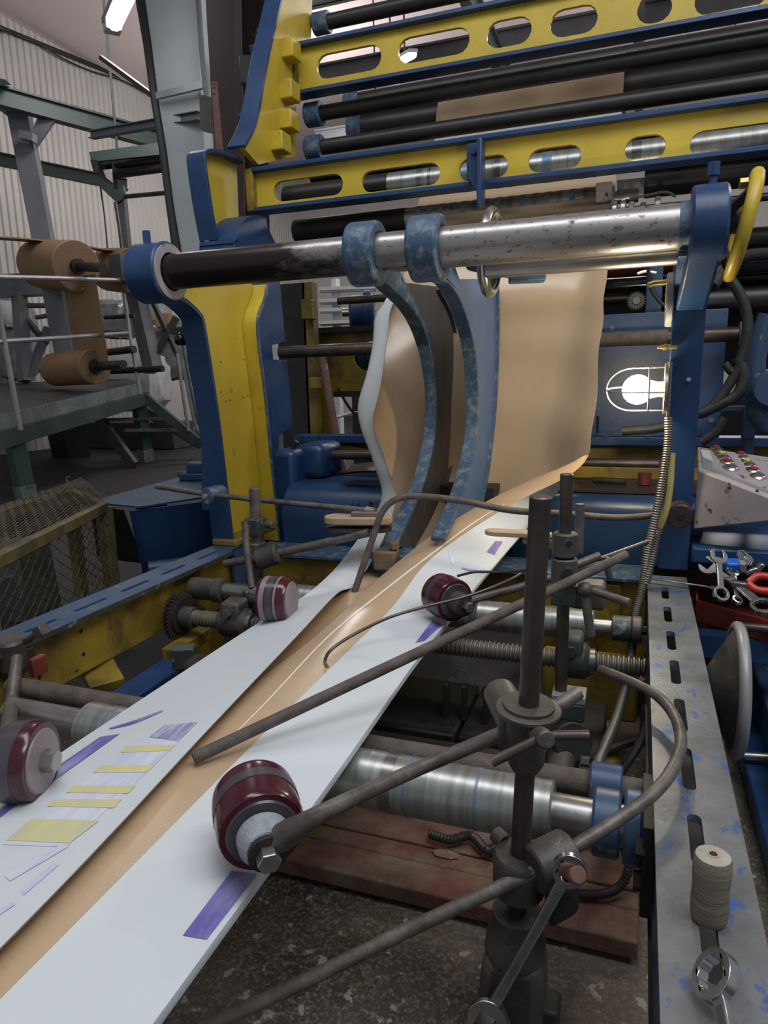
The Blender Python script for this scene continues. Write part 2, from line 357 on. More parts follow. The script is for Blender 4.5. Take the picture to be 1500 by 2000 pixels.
# ================================================================== SETTING
WX = -9.8
CEIL = P(0, 50, X=WX).z*0.5+P(300, 180, X=WX).z*0.5
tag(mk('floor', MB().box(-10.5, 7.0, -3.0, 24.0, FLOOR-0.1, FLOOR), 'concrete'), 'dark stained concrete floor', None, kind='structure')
one('ceiling', MB().box(WX-0.3, 7.0, -1.5, 24.0, CEIL, CEIL+0.15), 'ceiling_paint', 'pale pinkish hall ceiling', None, kind='structure')
# ribbed sheet wall: one panel object per sheet
wl = Thing('wall_left', (WX, 5, FLOOR), 'off white ribbed sheet metal wall', None, kind='structure')
PW = 0.98
def panel_mb():
    prof = []; n = 7
    for k in range(n):
        y = k*PW/n; q = PW/n
        prof += [(y, 0), (y+q*0.36, 0), (y+q*0.5, 0.028), (y+q*0.86, 0.028)]
    prof.append((PW-0.008, 0)); vs = []; fs = []
    for y, x in prof: vs += [(x, y, 0), (x, y, CEIL-FLOOR)]
    for i in range(len(prof)-1): fs.append((2*i, 2*i+2, 2*i+3, 2*i+1))
    return MB().add(vs, fs)
pm = mk('panel', panel_mb(), 'sheet_wall', ang=10)
pm.parent = wl.o; pm.location = (0, -3.0, 0)
for k in range(1, 20):
    c = pm.copy(); COL.objects.link(c); c.parent = wl.o; c.location = (0, -3.0+k*PW, 0)
one('wall_back', MB().box(WX, 7.0, 19.6, 19.8, FLOOR, CEIL), 'sheet_wall', 'distant pale end wall of the hall', None, kind='structure')
for k, (x0, x1, z0, z1) in enumerate(((0.6, 2.6, 2.2, 3.6), (3.2, 5.2, 2.2, 3.6))):
    t = Thing('window_%d' % (k+1), (x0, 19.5, z0), 'bright daylit window in the far end wall', None, kind='structure')
    t.add('pane', MB().box(x0+.06, x1-.06, 19.54, 19.58, z0+.06, z1-.06), 'window_glow')
    f = MB(); f.box(x0, x1, 19.48, 19.58, z0, z0+.06); f.box(x0, x1, 19.48, 19.58, z1-.06, z1); f.box(x0, x0+.06, 19.48, 19.58, z0, z1); f.box(x1-.06, x1, 19.48, 19.58, z0, z1); f.box((x0+x1)/2-.03, (x0+x1)/2+.03, 19.48, 19.58, z0, z1)
    t.add('window_frame', f, 'white_paint')
# dark eaves pipe along the wall top, with a cable hanging beneath
a, b = P(-20, 46, X=WX+0.1), P(305, 178, X=WX+0.1)
one('trim_1', MB().cyl(a+(a-b)*0.3, b+(b-a)*0.8, 0.04, 8), 'black', 'dark pipe along the top edge of the ribbed wall', None, kind='structure')
cb = MB().tube([P(0, 60, X=WX+.15), P(60, 75, X=WX+.15), P(120, 113, X=WX+.15), P(180, 140, X=WX+.15), P(240, 158, X=WX+.15), P(300, 190, X=WX+.15)], 0.016, 6, n=5)
one('cable', cb, 'black', 'black cable sagging below the pipe on the ribbed wall', 'cable')
one('steel_strut', MB().bar(P(197, 112, D=6.9), P(303, 190, D=6.2), 0.04, 0.04), 'rubber', 'short black strut slanting from ceiling to white column', 'strut')
# roof joists seen through the upper frame
for k, (yy, zz) in enumerate(((6.2, 5.7), (8.2, 5.75), (10.4, 5.8), (13.0, 5.85))):
    m = MB(); m.box(-6.0, 6.5, yy-.07, yy+.07, zz, zz+.03).box(-6.0, 6.5, yy-.012, yy+.012, zz, zz+.26).box(-6.0, 6.5, yy-.07, yy+.07, zz+.26, zz+.29)
    one('roof_joist', m, 'grey_dark', ['nearest', 'second nearest', 'third nearest', 'farthest'][k]+' dark steel roof joist across the hall ceiling', 'joist', 'roof joists')
for k, x in enumerate((-1.9, -0.2, 2.2)):
    m = MB(); m.box(x-.06, x+.06, 4.6, 15, 5.35, 5.38).box(x-.01, x+.01, 4.6, 15, 5.38, 5.6).box(x-.06, x+.06, 4.6, 15, 5.6, 5.63)
    one('roof_rail', m, 'grey_dark', ['left', 'middle', 'right'][k]+' of three dark rails running away under the roof', 'rail', 'roof rails')
# ---------------------------------------------------------------- lamps of the hall
def tube_lamp(name, a, b, wd, label, glow, group=None, rod=True):
    a, b = Vector(a), Vector(b); t = Thing(name, (a+b)/2, label, 'lamp', group)
    d = (b-a).normalized(); sd = d.cross(Vector((0, 0, 1))).normalized(); up = sd.cross(d)
    t.add('housing', MB().bar(a+up*wd*0.35, b+up*wd*0.35, wd, wd*0.35), 'panel_grey', bevel=wd*.05)
    t.add('diffuser', MB().tube([a+d*wd*1.1-up*wd*.0, b-d*wd*.2], wd*0.42, 10), glow)
    e = MB(); e.bar(a-d*0.0, a+d*wd*1.0, wd*0.9, wd*0.55)
    t.add('end_cap', e, 'plastic_white', bevel=wd*.05)
    if rod: t.add('hanger', MB().cyl((a*.75+b*.25)+up*wd*.4, Vector((a.x*.75+b.x*.25, a.y*.75+b.y*.25, CEIL)), 0.012, 6), 'grey_dark')
    return t
a = P(217, 58, D=5.4); b = P(262, -40, D=4.6)
tube_lamp('fluorescent_lamp', a, b, 0.135, 'glowing fluorescent strip lamp beside the white column top', 'lamp_glow')
for px, py, dd, dx, dy, lb in ((796, 112, 9, 22, -12, 'uppermost far strip lamp, glimpsed through the upper yellow slot'), (768, 178, 10, 14, -14, 'far strip lamp glowing just below the upper yellow beam'), (738, 234, 11, 14, -18, 'far strip lamp glowing between the two black bars'), (1436, 100, 12, 12, -14, 'far strip lamp at upper right behind the black bars')):
    tube_lamp('far_strip_lamp', P(px-dx/2, py-dy/2, D=dd), P(px+dx/2, py+dy/2, D=dd-.9), 0.11, lb, 'far_lamp_glow', 'far strip lamps')
# ---------------------------------------------------------------- white column, brown column
t = Thing('concrete_column', P(385, 480, D=6.0)*1, 'white painted concrete column with dark peeling left edge', 'column')
zt, zb = CEIL, FLOOR
def vcol(px0, px1, py, D, dz):
    a, b = P(px0, py, D=D), P(px1, py, D=D); return a, b
def prism4(top, bot):
    return MB().hexa(list(bot)+list(top))
def ext(p, q, z):  # point at height z on the line p-q
    k = (z-p.z)/(q.z-p.z); return p+(q-p)*k
TL, BL = P(278, 0, D=5.75), P(348, 485, D=6.1); TR, BR = P(384, 0, D=5.65), P(409, 485, D=6.0)
back = V(-0.18, 0.42, 0)
top = [ext(TL, BL, zt), ext(TR, BR, zt), ext(TR, BR, zt)+back, ext(TL, BL, zt)+back]
bot = [ext(TL, BL, zb), ext(TR, BR, zb), ext(TR, BR, zb)+back, ext(TL, BL, zb)+back]
t.o.location = t.b = Vector((bot[0].x, bot[0].y, FLOOR))
t.add('shaft', prism4(top, bot), 'column_white', bevel=0.015)
e = MB(); pts = [ext(TL, BL, FLOOR+(CEIL-FLOOR)*k/16)+V(random.uniform(-.012, .008), -.012, 0) for k in range(17)]
e.tube(pts, [0.032+0.014*random.random() for _ in pts], 6)
t.add('edge_strip', e, 'black', label='dark peeling edge strip')
t.add('hoop', MB().bar(P(306, 188, D=5.78), P(398, 166, D=5.68), 0.03, 0.05), 'panel_grey')
pp = MB().tube([P(386, -20, D=5.55), P(394, 100, D=5.6), P(403, 190, D=5.65)], 0.022, 8)
one('wall_pipe', pp, 'grey_paint', 'thin grey pipe running down the white column corner', 'pipe')
t = Thing('steel_column', (P(440, 480, D=6.4).x, P(440, 480, D=6.4).y, FLOOR), 'dark brown steel column behind the white column', 'column')
A0, A1 = P(402, 0, D=6.3), P(425, 420, D=6.5); B0, B1 = P(470, 0, D=6.2), P(478, 420, D=6.4)
def slab(a0, a1, b0, b1, bk, z0=zb, z1=zt):
    return prism4([ext(a0, a1, z1), ext(b0, b1, z1), ext(b0, b1, z1)+bk, ext(a0, a1, z1)+bk], [ext(a0, a1, z0), ext(b0, b1, z0), ext(b0, b1, z0)+bk, ext(a0, a1, z0)+bk])
t.add('flange', slab(A0, A1, B0, B1, V(-.01, .03, 0)), 'column_brown')
C0, C1 = P(450, 0, D=6.25), P(462, 420, D=6.45)
t.add('web', slab(C0, C1, P(456, 0, D=6.25), P(468, 420, D=6.45), V(-.15, .35, 0)), 'column_brown')
t.add('flange', slab(A0+V(-.1,.35,0), A1+V(-.1,.35,0), B0+V(.06,.35,0), B1+V(.06,.35,0), V(-.01, .03, 0)), 'column_brown')
j = MB().obox(P(482, 138, D=6.1), V(1, .35, 0), V(-.35, 1, 0), V(0, 0, 1), .055, .04, .11)
one('junction_box', j, 'grey_dark', 'small dark junction box on the brown steel column', 'junction box', bevel=.006)
t = Thing('wall_bracket', P(405, 225, D=5.6), 'rusty white splashed bracket plate on the white column corner', 'bracket')
t.add('plate', MB().hexa([P(391, 255, D=5.5), P(416, 262, D=5.5), P(416, 262, D=5.56), P(391, 255, D=5.56), P(389, 184, D=5.5), P(414, 190, D=5.5), P(414, 190, D=5.56), P(389, 184, D=5.56)]), 'wood_grey')
t.add('plate', MB().hexa([P(421, 290, D=5.5), P(436, 293, D=5.5), P(436, 293, D=5.56), P(421, 290, D=5.56), P(413, 158, D=5.5), P(424, 160, D=5.5), P(424, 160, D=5.56), P(413, 158, D=5.56)]), 'rust_plate', label='rusty red strip with bolt holes')
for yy in (164, 172, 184): t.add('bolt_hole', MB().cyl(P(418.5, yy, D=5.497), P(418.5, yy, D=5.51), .008, 8), 'black')
# ---------------------------------------------------------------- mezzanine stand on the left
t = Thing('mezzanine_platform', (-6.0, 6.6, FLOOR), 'green steel platform with dark deck and scuffed grey edge', 'platform')
e0, e1 = P(-60, 829, D=6.05), P(286, 748, D=9.6)
f0, f1 = P(-60, 752, D=9.6), P(236, 738, D=11.2)
dn = V(0, 0, -.05)
t.add('deck', MB().hexa([e0+dn, e1+dn, f1+dn, f0+dn, e0, e1, f1, f0]), 'deck')
d = (e1-e0)
t.add('edge_plate', MB().bar(e0+V(0, -.012, -.05), e1+V(0, -.012, -.05), 0.02, 0.14), 'deck_edge')
t.add('edge_beam', MB().bar(e0+V(0, .03, -.2), e1+V(0, .03, -.2)-d*.02, 0.09, 0.16), 'green_paint')
L1t, L1b = P(270, 775, D=9.55), P(286, 902, D=9.9); L2t, L2b = P(26, 848, D=6.75), P(52, 976, D=6.9)
def leg(nm, a, b, wd):
    b = Vector((b.x, b.y, FLOOR)); m = MB().bar(a, b, wd, wd, (0.3, 1, 0)); return t.add(nm, m, 'green_leg', bevel=.01)
for a, b in ((L1t, L1b), (L2t, L2b)):
    g = leg('leg', a, b, .15)
    k = Vector((b.x, b.y, FLOOR)); q = k+(a-k)*0.2
    t.add('foot', MB().bar(k, q, .158, .158, (0.3, 1, 0)), 'deck_edge', parent=g, label='worn white painted foot')
t.add('leg', MB().bar(P(120, 800, D=10.5), Vector((*P(140, 893, D=10.8).xy, FLOOR)), .5, .35, (.3, 1, 0)), 'black', label='wide dark pedestal under the deck')
t.add('brace', MB().bar(P(282, 775, D=9.5), P(385, 862, D=9.6), 0.1, 0.12), 'green_paint')
# stair under the deck
t = Thing('platform_stair', P(240, 870, D=9.0)*1, 'dark steel stair flight slanting down beneath the platform', 'stair')
t.b = t.o.location = Vector((*P(240, 870, D=9.2).xy, FLOOR))
t.add('stringer', MB().bar(P(178, 795, D=9.4), Vector((*P(258, 866, D=9.0).xy, FLOOR+.03)), .06, .16), 'grey_dark')
t.add('stringer', MB().bar(P(262, 790, D=10.2), P(392, 868, D=10.0), .06, .14), 'grey_dark')
for a, b in (((205, 820), (312, 817)), ((235, 840), (340, 840))):
    t.add('tread', MB().bar(P(*a, D=9.2), P(*b, D=9.9), .2, .04), 'wood_grey')
# hand rail
t = Thing('handrail', P(0, 690, D=6.4), 'thin grey two bar handrail along the platform edge', 'handrail')
R_ = 0.024
for pts in ([(-10, 541, 6.2), (95, 543, 7.3), (268, 548, 9.3)], [(-10, 668, 6.2), (120, 660, 7.6), (253, 650, 9.3)]):
    t.add('rail', MB().tube([P(x, y, D=dd) for x, y, dd in pts], R_, 8), 'panel_grey')
for pts in ([(0, 620, 6.3), (40, 840, 6.45)], [(238, 545, 9.25), (253, 650, 9.25), (278, 790, 9.4)], [(346, 690, 9.3), (368, 842, 9.5)]):
    t.add('post', MB().tube([P(x, y, D=dd) for x, y, dd in pts], R_, 8), 'panel_grey')
# grey post with gusset, green gantry beams
t = Thing('gantry_post', P(130, 740, D=9.0), 'grey square steel post standing on the platform deck', 'post')
def pxprism(poly, D0, D1, back):
    """solid whose near face is the pixel polygon (each corner with its distance between D0 top and D1 bottom)"""
    ys = [q[1] for q in poly]; y0, y1 = min(ys), max(ys)
    f = [P(x, y, D=D0+(D1-D0)*((y-y0)/(y1-y0) if y1 > y0 else 0)) for x, y in poly]
    n = len(f); vs = f+[p+Vector(back) for p in f]
    return MB().add(vs, [tuple(range(n)), tuple(range(2*n-1, n-1, -1))]+[(i, (i+1) % n, (i+1) % n+n, i+n) for i in range(n)])
t.add('shaft', pxprism([(12, 215), (52, 213), (150, 738), (115, 738)], 8.6, 9.0, (-.12, .2, 0)), 'grey_paint')
t.add('gusset', pxprism([(60, 258), (76, 225), (108, 232), (70, 286)], 8.55, 8.6, (-.02, .05, 0)), 'grey_paint')
t.add('head_plate', MB().bar(P(2, 214, D=8.6), P(58, 212, D=8.6), .3, .05), 'grey_paint')
t.add('clip', MB().bar(P(42, 264, D=8.5), P(68, 270, D=8.5), .12, .09), 'grey_paint')
def ibeam(name, a, b, wd, ht, mat, label, cat='beam', group=None):
    a, b = Vector(a), Vector(b); t = Thing(name, (a+b)/2, label, cat, group); u = V(0, 0, 1)
    t.add('flange', MB().bar(a+u*ht/2, b+u*ht/2, wd, ht*.12), mat); t.add('flange', MB().bar(a-u*ht/2, b-u*ht/2, wd, ht*.12), mat); t.add('web', MB().bar(a, b, wd*.2, ht*.9), mat)
    return t
ibeam('gantry_beam', P(-30, 180, D=8.1), P(312, 274, D=9.4), .14, .20, 'green_paint', 'upper dark green gantry beam resting on the grey post')
ibeam('gantry_beam', P(-30, 305, D=9.2), P(248, 362, D=10.2), .12, .14, 'green_paint', 'lower dark green gantry beam behind the grey post')
ibeam('gantry_beam', P(178, 264, D=6.6), P(392, 226, D=5.75), .07, .06, 'grey_paint', 'slim grey beam reaching across to the white column')
one('beam_clamp', MB().hexa([P(-20, 168, D=8), P(22, 166, D=8), P(22, 166, D=8.2), P(-20, 168, D=8.2), P(-20, 150, D=8), P(10, 155, D=8), P(10, 155, D=8.2), P(-20, 150, D=8.2)]), 'green_paint', 'stubby green clamp on top of the upper gantry beam', 'clamp')
t = Thing('conveyor_tray', P(250, 330, D=8.6), 'dark green hanging roller tray behind the white column', 'tray')
t.add('side', pxprism([(174, 297), (330, 276), (330, 300), (178, 316)], 8.2, 8.2, (-.03, .05, 0)), 'green_paint')
t.add('drop_rod', MB().cyl(P(230, 305, D=8.4), V(*P(230, 305, D=8.4).xy, CEIL), .015, 6), 'grey_dark')
t.add('end_plate', pxprism([(176, 312), (190, 312), (192, 335), (182, 335)], 8.2, 8.2, (-.2, .5, 0)), 'black')
for a, b in (((200, 322), (328, 312)), ((225, 340), (330, 326))): t.add('roller', MB().cyl(P(*a, D=8.5), P(*b, D=8.3), .055, 12), 'black_roll')
t.add('hanger', MB().bar(P(222, 310, D=8.4), P(226, 368, D=8.6), .05, .05), 'grey_dark')
t = Thing('gantry_stand', P(240, 480, D=10), 'dark grey gantry leg with splayed bracket under lower green beam', 'post')
t.add('shaft', pxprism([(225, 372), (240, 372), (258, 560), (240, 560)], 9.8, 9.8, (-.1, .2, 0)), 'grey_dark')
t.add('bracket', pxprism([(190, 358), (240, 362), (246, 384), (228, 396), (196, 366)], 9.75, 9.75, (-.02, .06, 0)), 'green_paint')
t.add('tie_rod', MB().cyl(P(244, 384, D=9.7), P(332, 376, D=9.3), .03, 8), 'black')
t.add('cable', MB().tube([P(225, 395, D=9.6), P(232, 440, D=9.6), P(238, 485, D=9.6), P(246, 520, D=9.6)], .022, 6, n=4), 'black')
one('cable', MB().tube([P(196, 366, D=10), P(204, 420, D=10), P(210, 485, D=10)], .012, 6, n=3), 'black', 'thin cable hanging straight down beside the gantry leg', 'cable')
# paper reels
def reel(cr, cl, r, rc, label):
    cr, cl = Vector(cr), Vector(cl); t = Thing('paper_reel', cr-V(0, 0, r), label, 'paper reel', 'brown paper reels')
    ax = cr-cl; L = ax.length
    b = t.add('paper', MB().lathe(cl, ax, [(0, rc), (0, r-.01), (.01, r), (L-.01, r), (L, r-.01)], 40, cap=False), 'kraft')
    f = MB()
    f.lathe(cr+ax.normalized()*.0, ax, [(0, rc), (.002, r-.01)], 40, cap=False)
    t.add('end_face', f, 'kraft_side')
    t.add('core_shaft', MB().cyl(cl-ax.normalized()*.35, cr+ax.normalized()*.62, .055, 14), 'black_roll')
    t.add('collar', MB().cyl(cr, cr+ax.normalized()*.07, .09, 16), 'grease_shade_black')
    return t
reel(P(150, 520, D=8.4), P(78, 516, D=9.0), .30, .06, 'largest brown paper reel, raised behind the grey post')
reel(P(262, 530, D=9.2), P(214, 527, D=9.8), .29, .06, 'brown paper reel half hidden behind the blue shaft boss')
reel(P(186, 716, D=8.6), P(108, 722, D=9.2), .215, .06, 'low brown paper reel sitting at platform deck level')
t = one('paper_strip', MB().hexa([P(122, 565, D=8.75), P(188, 556, D=8.25), P(188, 556, D=8.27), P(122, 565, D=8.77), P(122, 565, D=8.75), P(188, 556, D=8.25), P(188, 556, D=8.27), P(122, 565, D=8.77)][:0] or [P(148, 715, D=8.85), P(212, 705, D=8.4), P(212, 705, D=8.43), P(148, 715, D=8.88), P(122, 545, D=8.8), P(186, 535, D=8.35), P(186, 535, D=8.38), P(122, 545, D=8.83)]), 'kraft', 'brown paper strip hanging between the upper and lower reels', 'paper strip')
top = [P(x, y, D=dd) for x, y, dd in ((-30, 462, 8.0), (60, 468, 8.4), (110, 474, 8.7), (150, 477, 8.8), (190, 486, 9), (230, 490, 9.2), (268, 490, 9.4))]
m = MB(); vs = []; fs = []
cp = crom(top, 4)
for p in cp: vs += [p, p+V(-.3, .35, .05), p+V(-.3, .35, .062), p+V(0, 0, .016)]
for i in range(len(cp)-1):
    for k in range(4): fs.append((i*4+k, i*4+(k+1) % 4, i*4+4+(k+1) % 4, i*4+4+k))
one('paper_strip', m.add(vs, fs), 'kraft', 'level brown paper strip stretching over the top of the reels', 'paper strip')
# reel stand frame
t = Thing('reel_stand', P(60, 740, D=10), 'dark grey steel reel stand with crossed braces', 'stand')
for a, b, wd in (((35, 545), (50, 745), .2), ((262, 560), (300, 725), .24), ((285, 560), (350, 700), .07), ((345, 620), (290, 720), .09), ((95, 640), (55, 740), .12), ((40, 610), (92, 672), .08), ((240, 545), (285, 575), .12), ((0, 560), (90, 555), .3)):
    t.add('member', MB().bar(P(*a, D=9.9), P(*b, D=9.9), wd, wd*.7, (.3, 1, 0)), 'grey_paint' if wd > .1 else 'grey_dark')
t.add('bearing_block', MB().obox(P(238, 525, D=8.9), V(1, 0, 0), V(0, 1, 0), V(0, 0, 1), .1, .12, .17), 'grey_dark', bevel=.015)
one('reel_shaft', MB().cyl(P(205, 620, D=9.6), P(255, 688, D=9.6)*0+P(262, 617, D=9.4), .03, 10), 'black_roll', 'short dark shaft end poking out behind the handrail', 'shaft')
for (x0, y0, x1, y1, r, lb) in ((210, 688, 262, 682, .05, 'dark rod between hanging strip and handrail post'), (212, 725, 318, 720, .045, 'long dark reel shaft above the deck corner'), (56, 597, 95, 597, .035, 'short spindle behind the left of grey post'), (72, 620, 96, 616, .03, 'lower short spindle behind the grey post')):
    one('spindle', MB().cyl(P(x0, y0, D=9.5), P(x1, y1, D=9.2), r, 10), 'black_roll', lb, 'spindle', 'spindles of the reel stand')
# plastic wrapped bales beyond
def bale(x0, y0, x1, y1, D, mat, label, rx=.5):
    c = P((x0+x1)/2, (y0+y1)/2, D=D); a = P(x0, y0, D=D); b = P(x1, y1, D=D)
    sx, sz = (b-a).xy.length/2, abs(a.z-b.z)/2; m = MB(); seg = 22; rg = 12; vs = []
    rnd = random.Random(int(x0*7+y0))
    for i in range(rg+1):
        ph = -math.pi/2+math.pi*i/rg
        for k in range(seg):
            th = 2*math.pi*k/seg; w_ = 1+rnd.uniform(-.07, .07)
            cc = math.copysign(abs(math.cos(th))**.45, math.cos(th)); ss = math.copysign(abs(math.sin(th))**.45, math.sin(th))
            cp_ = abs(math.cos(ph))**.45; sp = math.copysign(abs(math.sin(ph))**.6, math.sin(ph))
            vs.append(c+V(.85, .35, 0)*(sx*cc*cp_*w_)+V(-.35, .85, 0)*(rx*ss*cp_*w_)+V(0, 0, sz*sp*w_))
    fs = [(i*seg+k, i*seg+(k+1) % seg, (i+1)*seg+(k+1) % seg, (i+1)*seg+k) for i in range(rg) for k in range(seg)]
    return one('wrapped_bale', m.add(vs, fs), mat, label, 'bale', 'plastic wrapped bales')
bale(0, 585, 60, 740, 10.9, 'plastic_clear', 'crumpled clear film bale at the far left behind the handrail')
bale(-10, 590, 34, 640, 10.4, 'plastic_white', 'pale roll stacked at the far left edge')
bale(195, 590, 262, 660, 11.6, 'plastic_clear', 'crinkled film bundle behind the hanging brown strip')
bale(205, 690, 330, 800, 11.4, 'plastic_white', 'white wrapped bale behind the deck corner')
bale(296, 560, 360, 640, 11.6, 'plastic_white', 'white wrapped bale beneath the blue shaft boss')
bale(300, 640, 372, 740, 12.2, 'plastic_clear', 'film wrapped bale behind the black knobbed lever')
one('paper_offcut', pxprism([(300, 612), (330, 612), (330, 632), (305, 640)], 11.0, 11.0, (-.1, .2, 0)), 'kraft', 'small brown paper scrap on the white bale', 'scrap')
for x0, y0, x1, y1, D, lb in ((160, 800, 395, 812, 12.2, 'low dark plinth running behind the platform legs'),):
    one('plinth', MB().box(*sorted((P(x0, y0, D=D).x, P(x1, y1, D=D).x)), 9.6, 10.2, FLOOR, FLOOR+.45), 'grey_dark', lb, 'plinth', bevel=.02)
# gear lever with black ball
t = Thing('gear_lever', P(393, 800, Y=3.1), 'bent chrome lever with a glossy black ball knob', 'lever')
lp = [P(353, 672, Y=3.0), P(362, 720, Y=3.0), P(376, 790, Y=3.0), P(388, 838, Y=3.0), P(410, 862, Y=3.0)]
t.add('rod', MB().tube(lp, .018, 10, n=4), 'chrome_dark')
t.add('knob', MB().sphere(P(353, 663, Y=3.0), .034), 'black_gloss')
t.add('bracket', MB().bar(P(340, 648, Y=3.05), P(372, 645, Y=3.05), .06, .03), 'grease_shade_black')
t.add('pedestal', MB().bar(V(*P(412, 866, Y=3.0).xy, FLOOR), P(410, 860, Y=3.0), .06, .06, (0, 1, 0)), 'grease_shade_black')
# ================================================================== MACHINE: SIDE RAILS
def slots_from_px(lst, Z):
    out = []
    for (xa, ya), (xb, yb) in lst:
        a, b = P(xa, ya, Z=Z), P(xb, yb, Z=Z); out.append(((a.x+b.x)/2, (a.y+b.y)/2, abs(a.y-b.y)))
    return out
t = Thing('side_rail', (0.10, 1.2, FLOOR), 'grey slotted channel rail with flaking blue paint, right foreground', 'rail')
RX0, RX1 = 0.043, 0.152
sl = slots_from_px([((1304, 1147), (1306, 1170)), ((1310, 1185), (1313, 1215)), ((1315, 1233), (1320, 1270)), ((1322, 1290), (1330, 1337)), ((1329, 1365), (1341, 1430)), ((1340, 1460), (1361, 1545)), ((1352, 1590), (1376, 1692)), ((1372, 1770), (1402, 1925))], .9)
t.add('top_flange', MB().plate([(RX0, .05), (RX1, .05), (RX1, 2.16), (RX0, 2.16)], [slot(0.088+i*.001, y, L, .0185, 5, math.pi/2) for i, (x, y, L) in enumerate(sl)], (0, 0, .888), (1, 0, 0), (0, 1, 0), .012), 'rail_grey')
t.add('web', MB().box(RX0+.004, RX0+.018, .05, 2.16, FLOOR+.3, .888), 'blue')
t.add('bottom_flange', MB().box(RX0, RX1, .05, 2.16, FLOOR+.288, FLOOR+.30), 'grease_shade_black')  # black colour stands in for the shade seen down through the slots
for yy in (.3, 2.0): t.add('foot', MB().box(RX0+.01, RX1-.01, yy, yy+.1, FLOOR, FLOOR+.288), 'blue', bevel=.004)
t = Thing('side_rail', (-1.42, 1.6, FLOOR), 'blue topped yellow channel rail with narrow slots, left side', 'rail')
LX0, LX1 = -1.482, -1.36
sl = slots_from_px([((377, 1092), (420, 1077)), ((310, 1122), (359, 1103)), ((232, 1155), (289, 1133)), ((140, 1194), (207, 1168)), ((45, 1235), (107, 1209))], .9)
t.add('top_flange', MB().plate([(LX0, .2), (LX1, .2), (LX1, 2.17), (LX0, 2.17)], [slot(-1.415, y, L, .014, 5, math.pi/2) for x, y, L in sl], (0, 0, .886), (1, 0, 0), (0, 1, 0), .014), 'blue_flat')
t.add('flange_edge', MB().box(LX1-.001, LX1+.0012, .2, 2.17, .886, .8995), 'cast_green', label='scuffed green flange edge')
t.add('web', MB().box(-1.405, -1.392, .2, 2.17, .745, .887), 'yellow_dirty')
t.add('bottom_flange', MB().box(LX0, LX1-.03, .2, 2.17, .733, .745), 'yellow_dirty')
for x, y in ((158, 1233), (163, 1278), (75, 1310), (150, 1312), (77, 1322), (100, 1340)):
    p = P(x, y, X=-1.392); t.add('bolt_hole', MB().cyl(p+V(-.004, 0, 0), p+V(.0008, 0, 0), .006, 10), 'black')
for yy in (.4, 1.95): t.add('foot', MB().box(LX0+.02, LX1-.03, yy, yy+.1, FLOOR, .733), 'yellow_dirty', bevel=.004)
t.add('end_plate', MB().box(LX1-.01, LX1+.002, 2.10, 2.17, .72, .9), 'blue_flat')

# ================================================================== STANCHIONS AND MAIN SHAFT
SY, SZ = 1.92, 1.845
near_px = [(320, 570), (338, 582), (358, 590), (376, 604), (388, 617), (394, 632), (407, 710), (423, 817), (437, 933), (451, 1056)]
near = [P(x, y, X=-1.41) for x, y in near_px]
near = [(p.y, p.z) for p in near]
far_px = [(520, 555), (514, 585), (503, 612), (501, 653), (515, 767), (526, 880), (535, 967), (545, 1056)]
farl = [P(x, y, X=-1.40) for x, y in far_px]; farl = [(p.y, p.z) for p in farl]
t = Thing('stanchion', (-1.44, 2.25, .9), 'tall yellow stanchion with blue flanges carrying the left shaft end', 'stanchion')
nc = [(p.y, p.z) for p in crom([V(0, *q) for q in near], 4)]; fc = [(p.y, p.z) for p in crom([V(0, *q) for q in farl], 4)]
topy = [(SY+.02, SZ+.03), (2.1, SZ+.07), (2.45, SZ+.06)]
nw = [(a_+.007, b_) for a_, b_ in nc]; fw = [(a_-.007, b_) for a_, b_ in fc]
t.add('web', MB().plate(nw[::-1]+topy+fw, [], (-1.478, 0, 0), (0, 1, 0), (0, 0, 1), .02), 'yellow', label='yellow web')
t.add('front_flange', MB().ribbon(nc, -1.49, -1.405, .014, 1), 'blue')
t.add('rear_flange', MB().ribbon(fc, -1.478, -1.40, .016, 1), 'yellow')
t.add('rear_lip', MB().ribbon(fc, -1.402, -1.394, .012, 1), 'blue_worn', label='scuffed blue lip')
b = t.add('boss', MB().pipe((-1.515, SY, SZ), (-1.405, SY, SZ), .092, .06, 40), 'blue', bevel=.006)
t.add('boss_face', MB().pipe((-1.406, SY, SZ), (-1.4, SY, SZ), .084, .058, 40), 'lilac_paint', parent=b, label='bare whitish ring face')
t.add('set_screw', MB().hexn((-1.47, SY-.02, SZ+.085), (-1.47, SY-.02, SZ+.125), .012), 'blue', parent=b)
for x, y in ((431, 707), (476, 702), (432, 766), (475, 776), (484, 773), (441, 784), (449, 782)):
    p = P(x, y, X=-1.4575); t.add('rivet_hole', MB().cyl(p, p+V(.0012, 0, 0), .003, 8), 'black')
p = P(520, 956, X=-1.4575); t.add('bolt_hole', MB().pipe(p, p+V(.003, 0, 0), .012, .006, 14), 'grease_shade_black')
lb = P(405, 965, Y=2.12)
t.add('foot', MB().box(-1.485, -1.38, 2.15, 2.46, .9, .925), 'yellow_dirty', bevel=.006)
t = Thing('stanchion', (.11, 2.2, .9), 'blue stanchion carrying the right shaft end beside the caged lamp', 'stanchion')
t.add('front_flange', MB().ribbon(nc[2:], .072, .155, .014, 1), 'blue', bevel=.003)
t.add('web', MB().plate(nw[::-1]+topy+fw, [], (.105, 0, 0), (0, 1, 0), (0, 0, 1), .018), 'yellow')
t.add('inner_strip', MB().plate([(2.112, 1.55), (2.135, 1.55), (2.135, 1.63), (2.112, 1.63)], [], (.078, 0, 0), (0, 1, 0), (0, 0, 1), .02), 'yellow')
b = t.add('boss', MB().cyl((.095, SY, SZ), (.175, SY, SZ), .088, 40, ch=.006), 'blue')
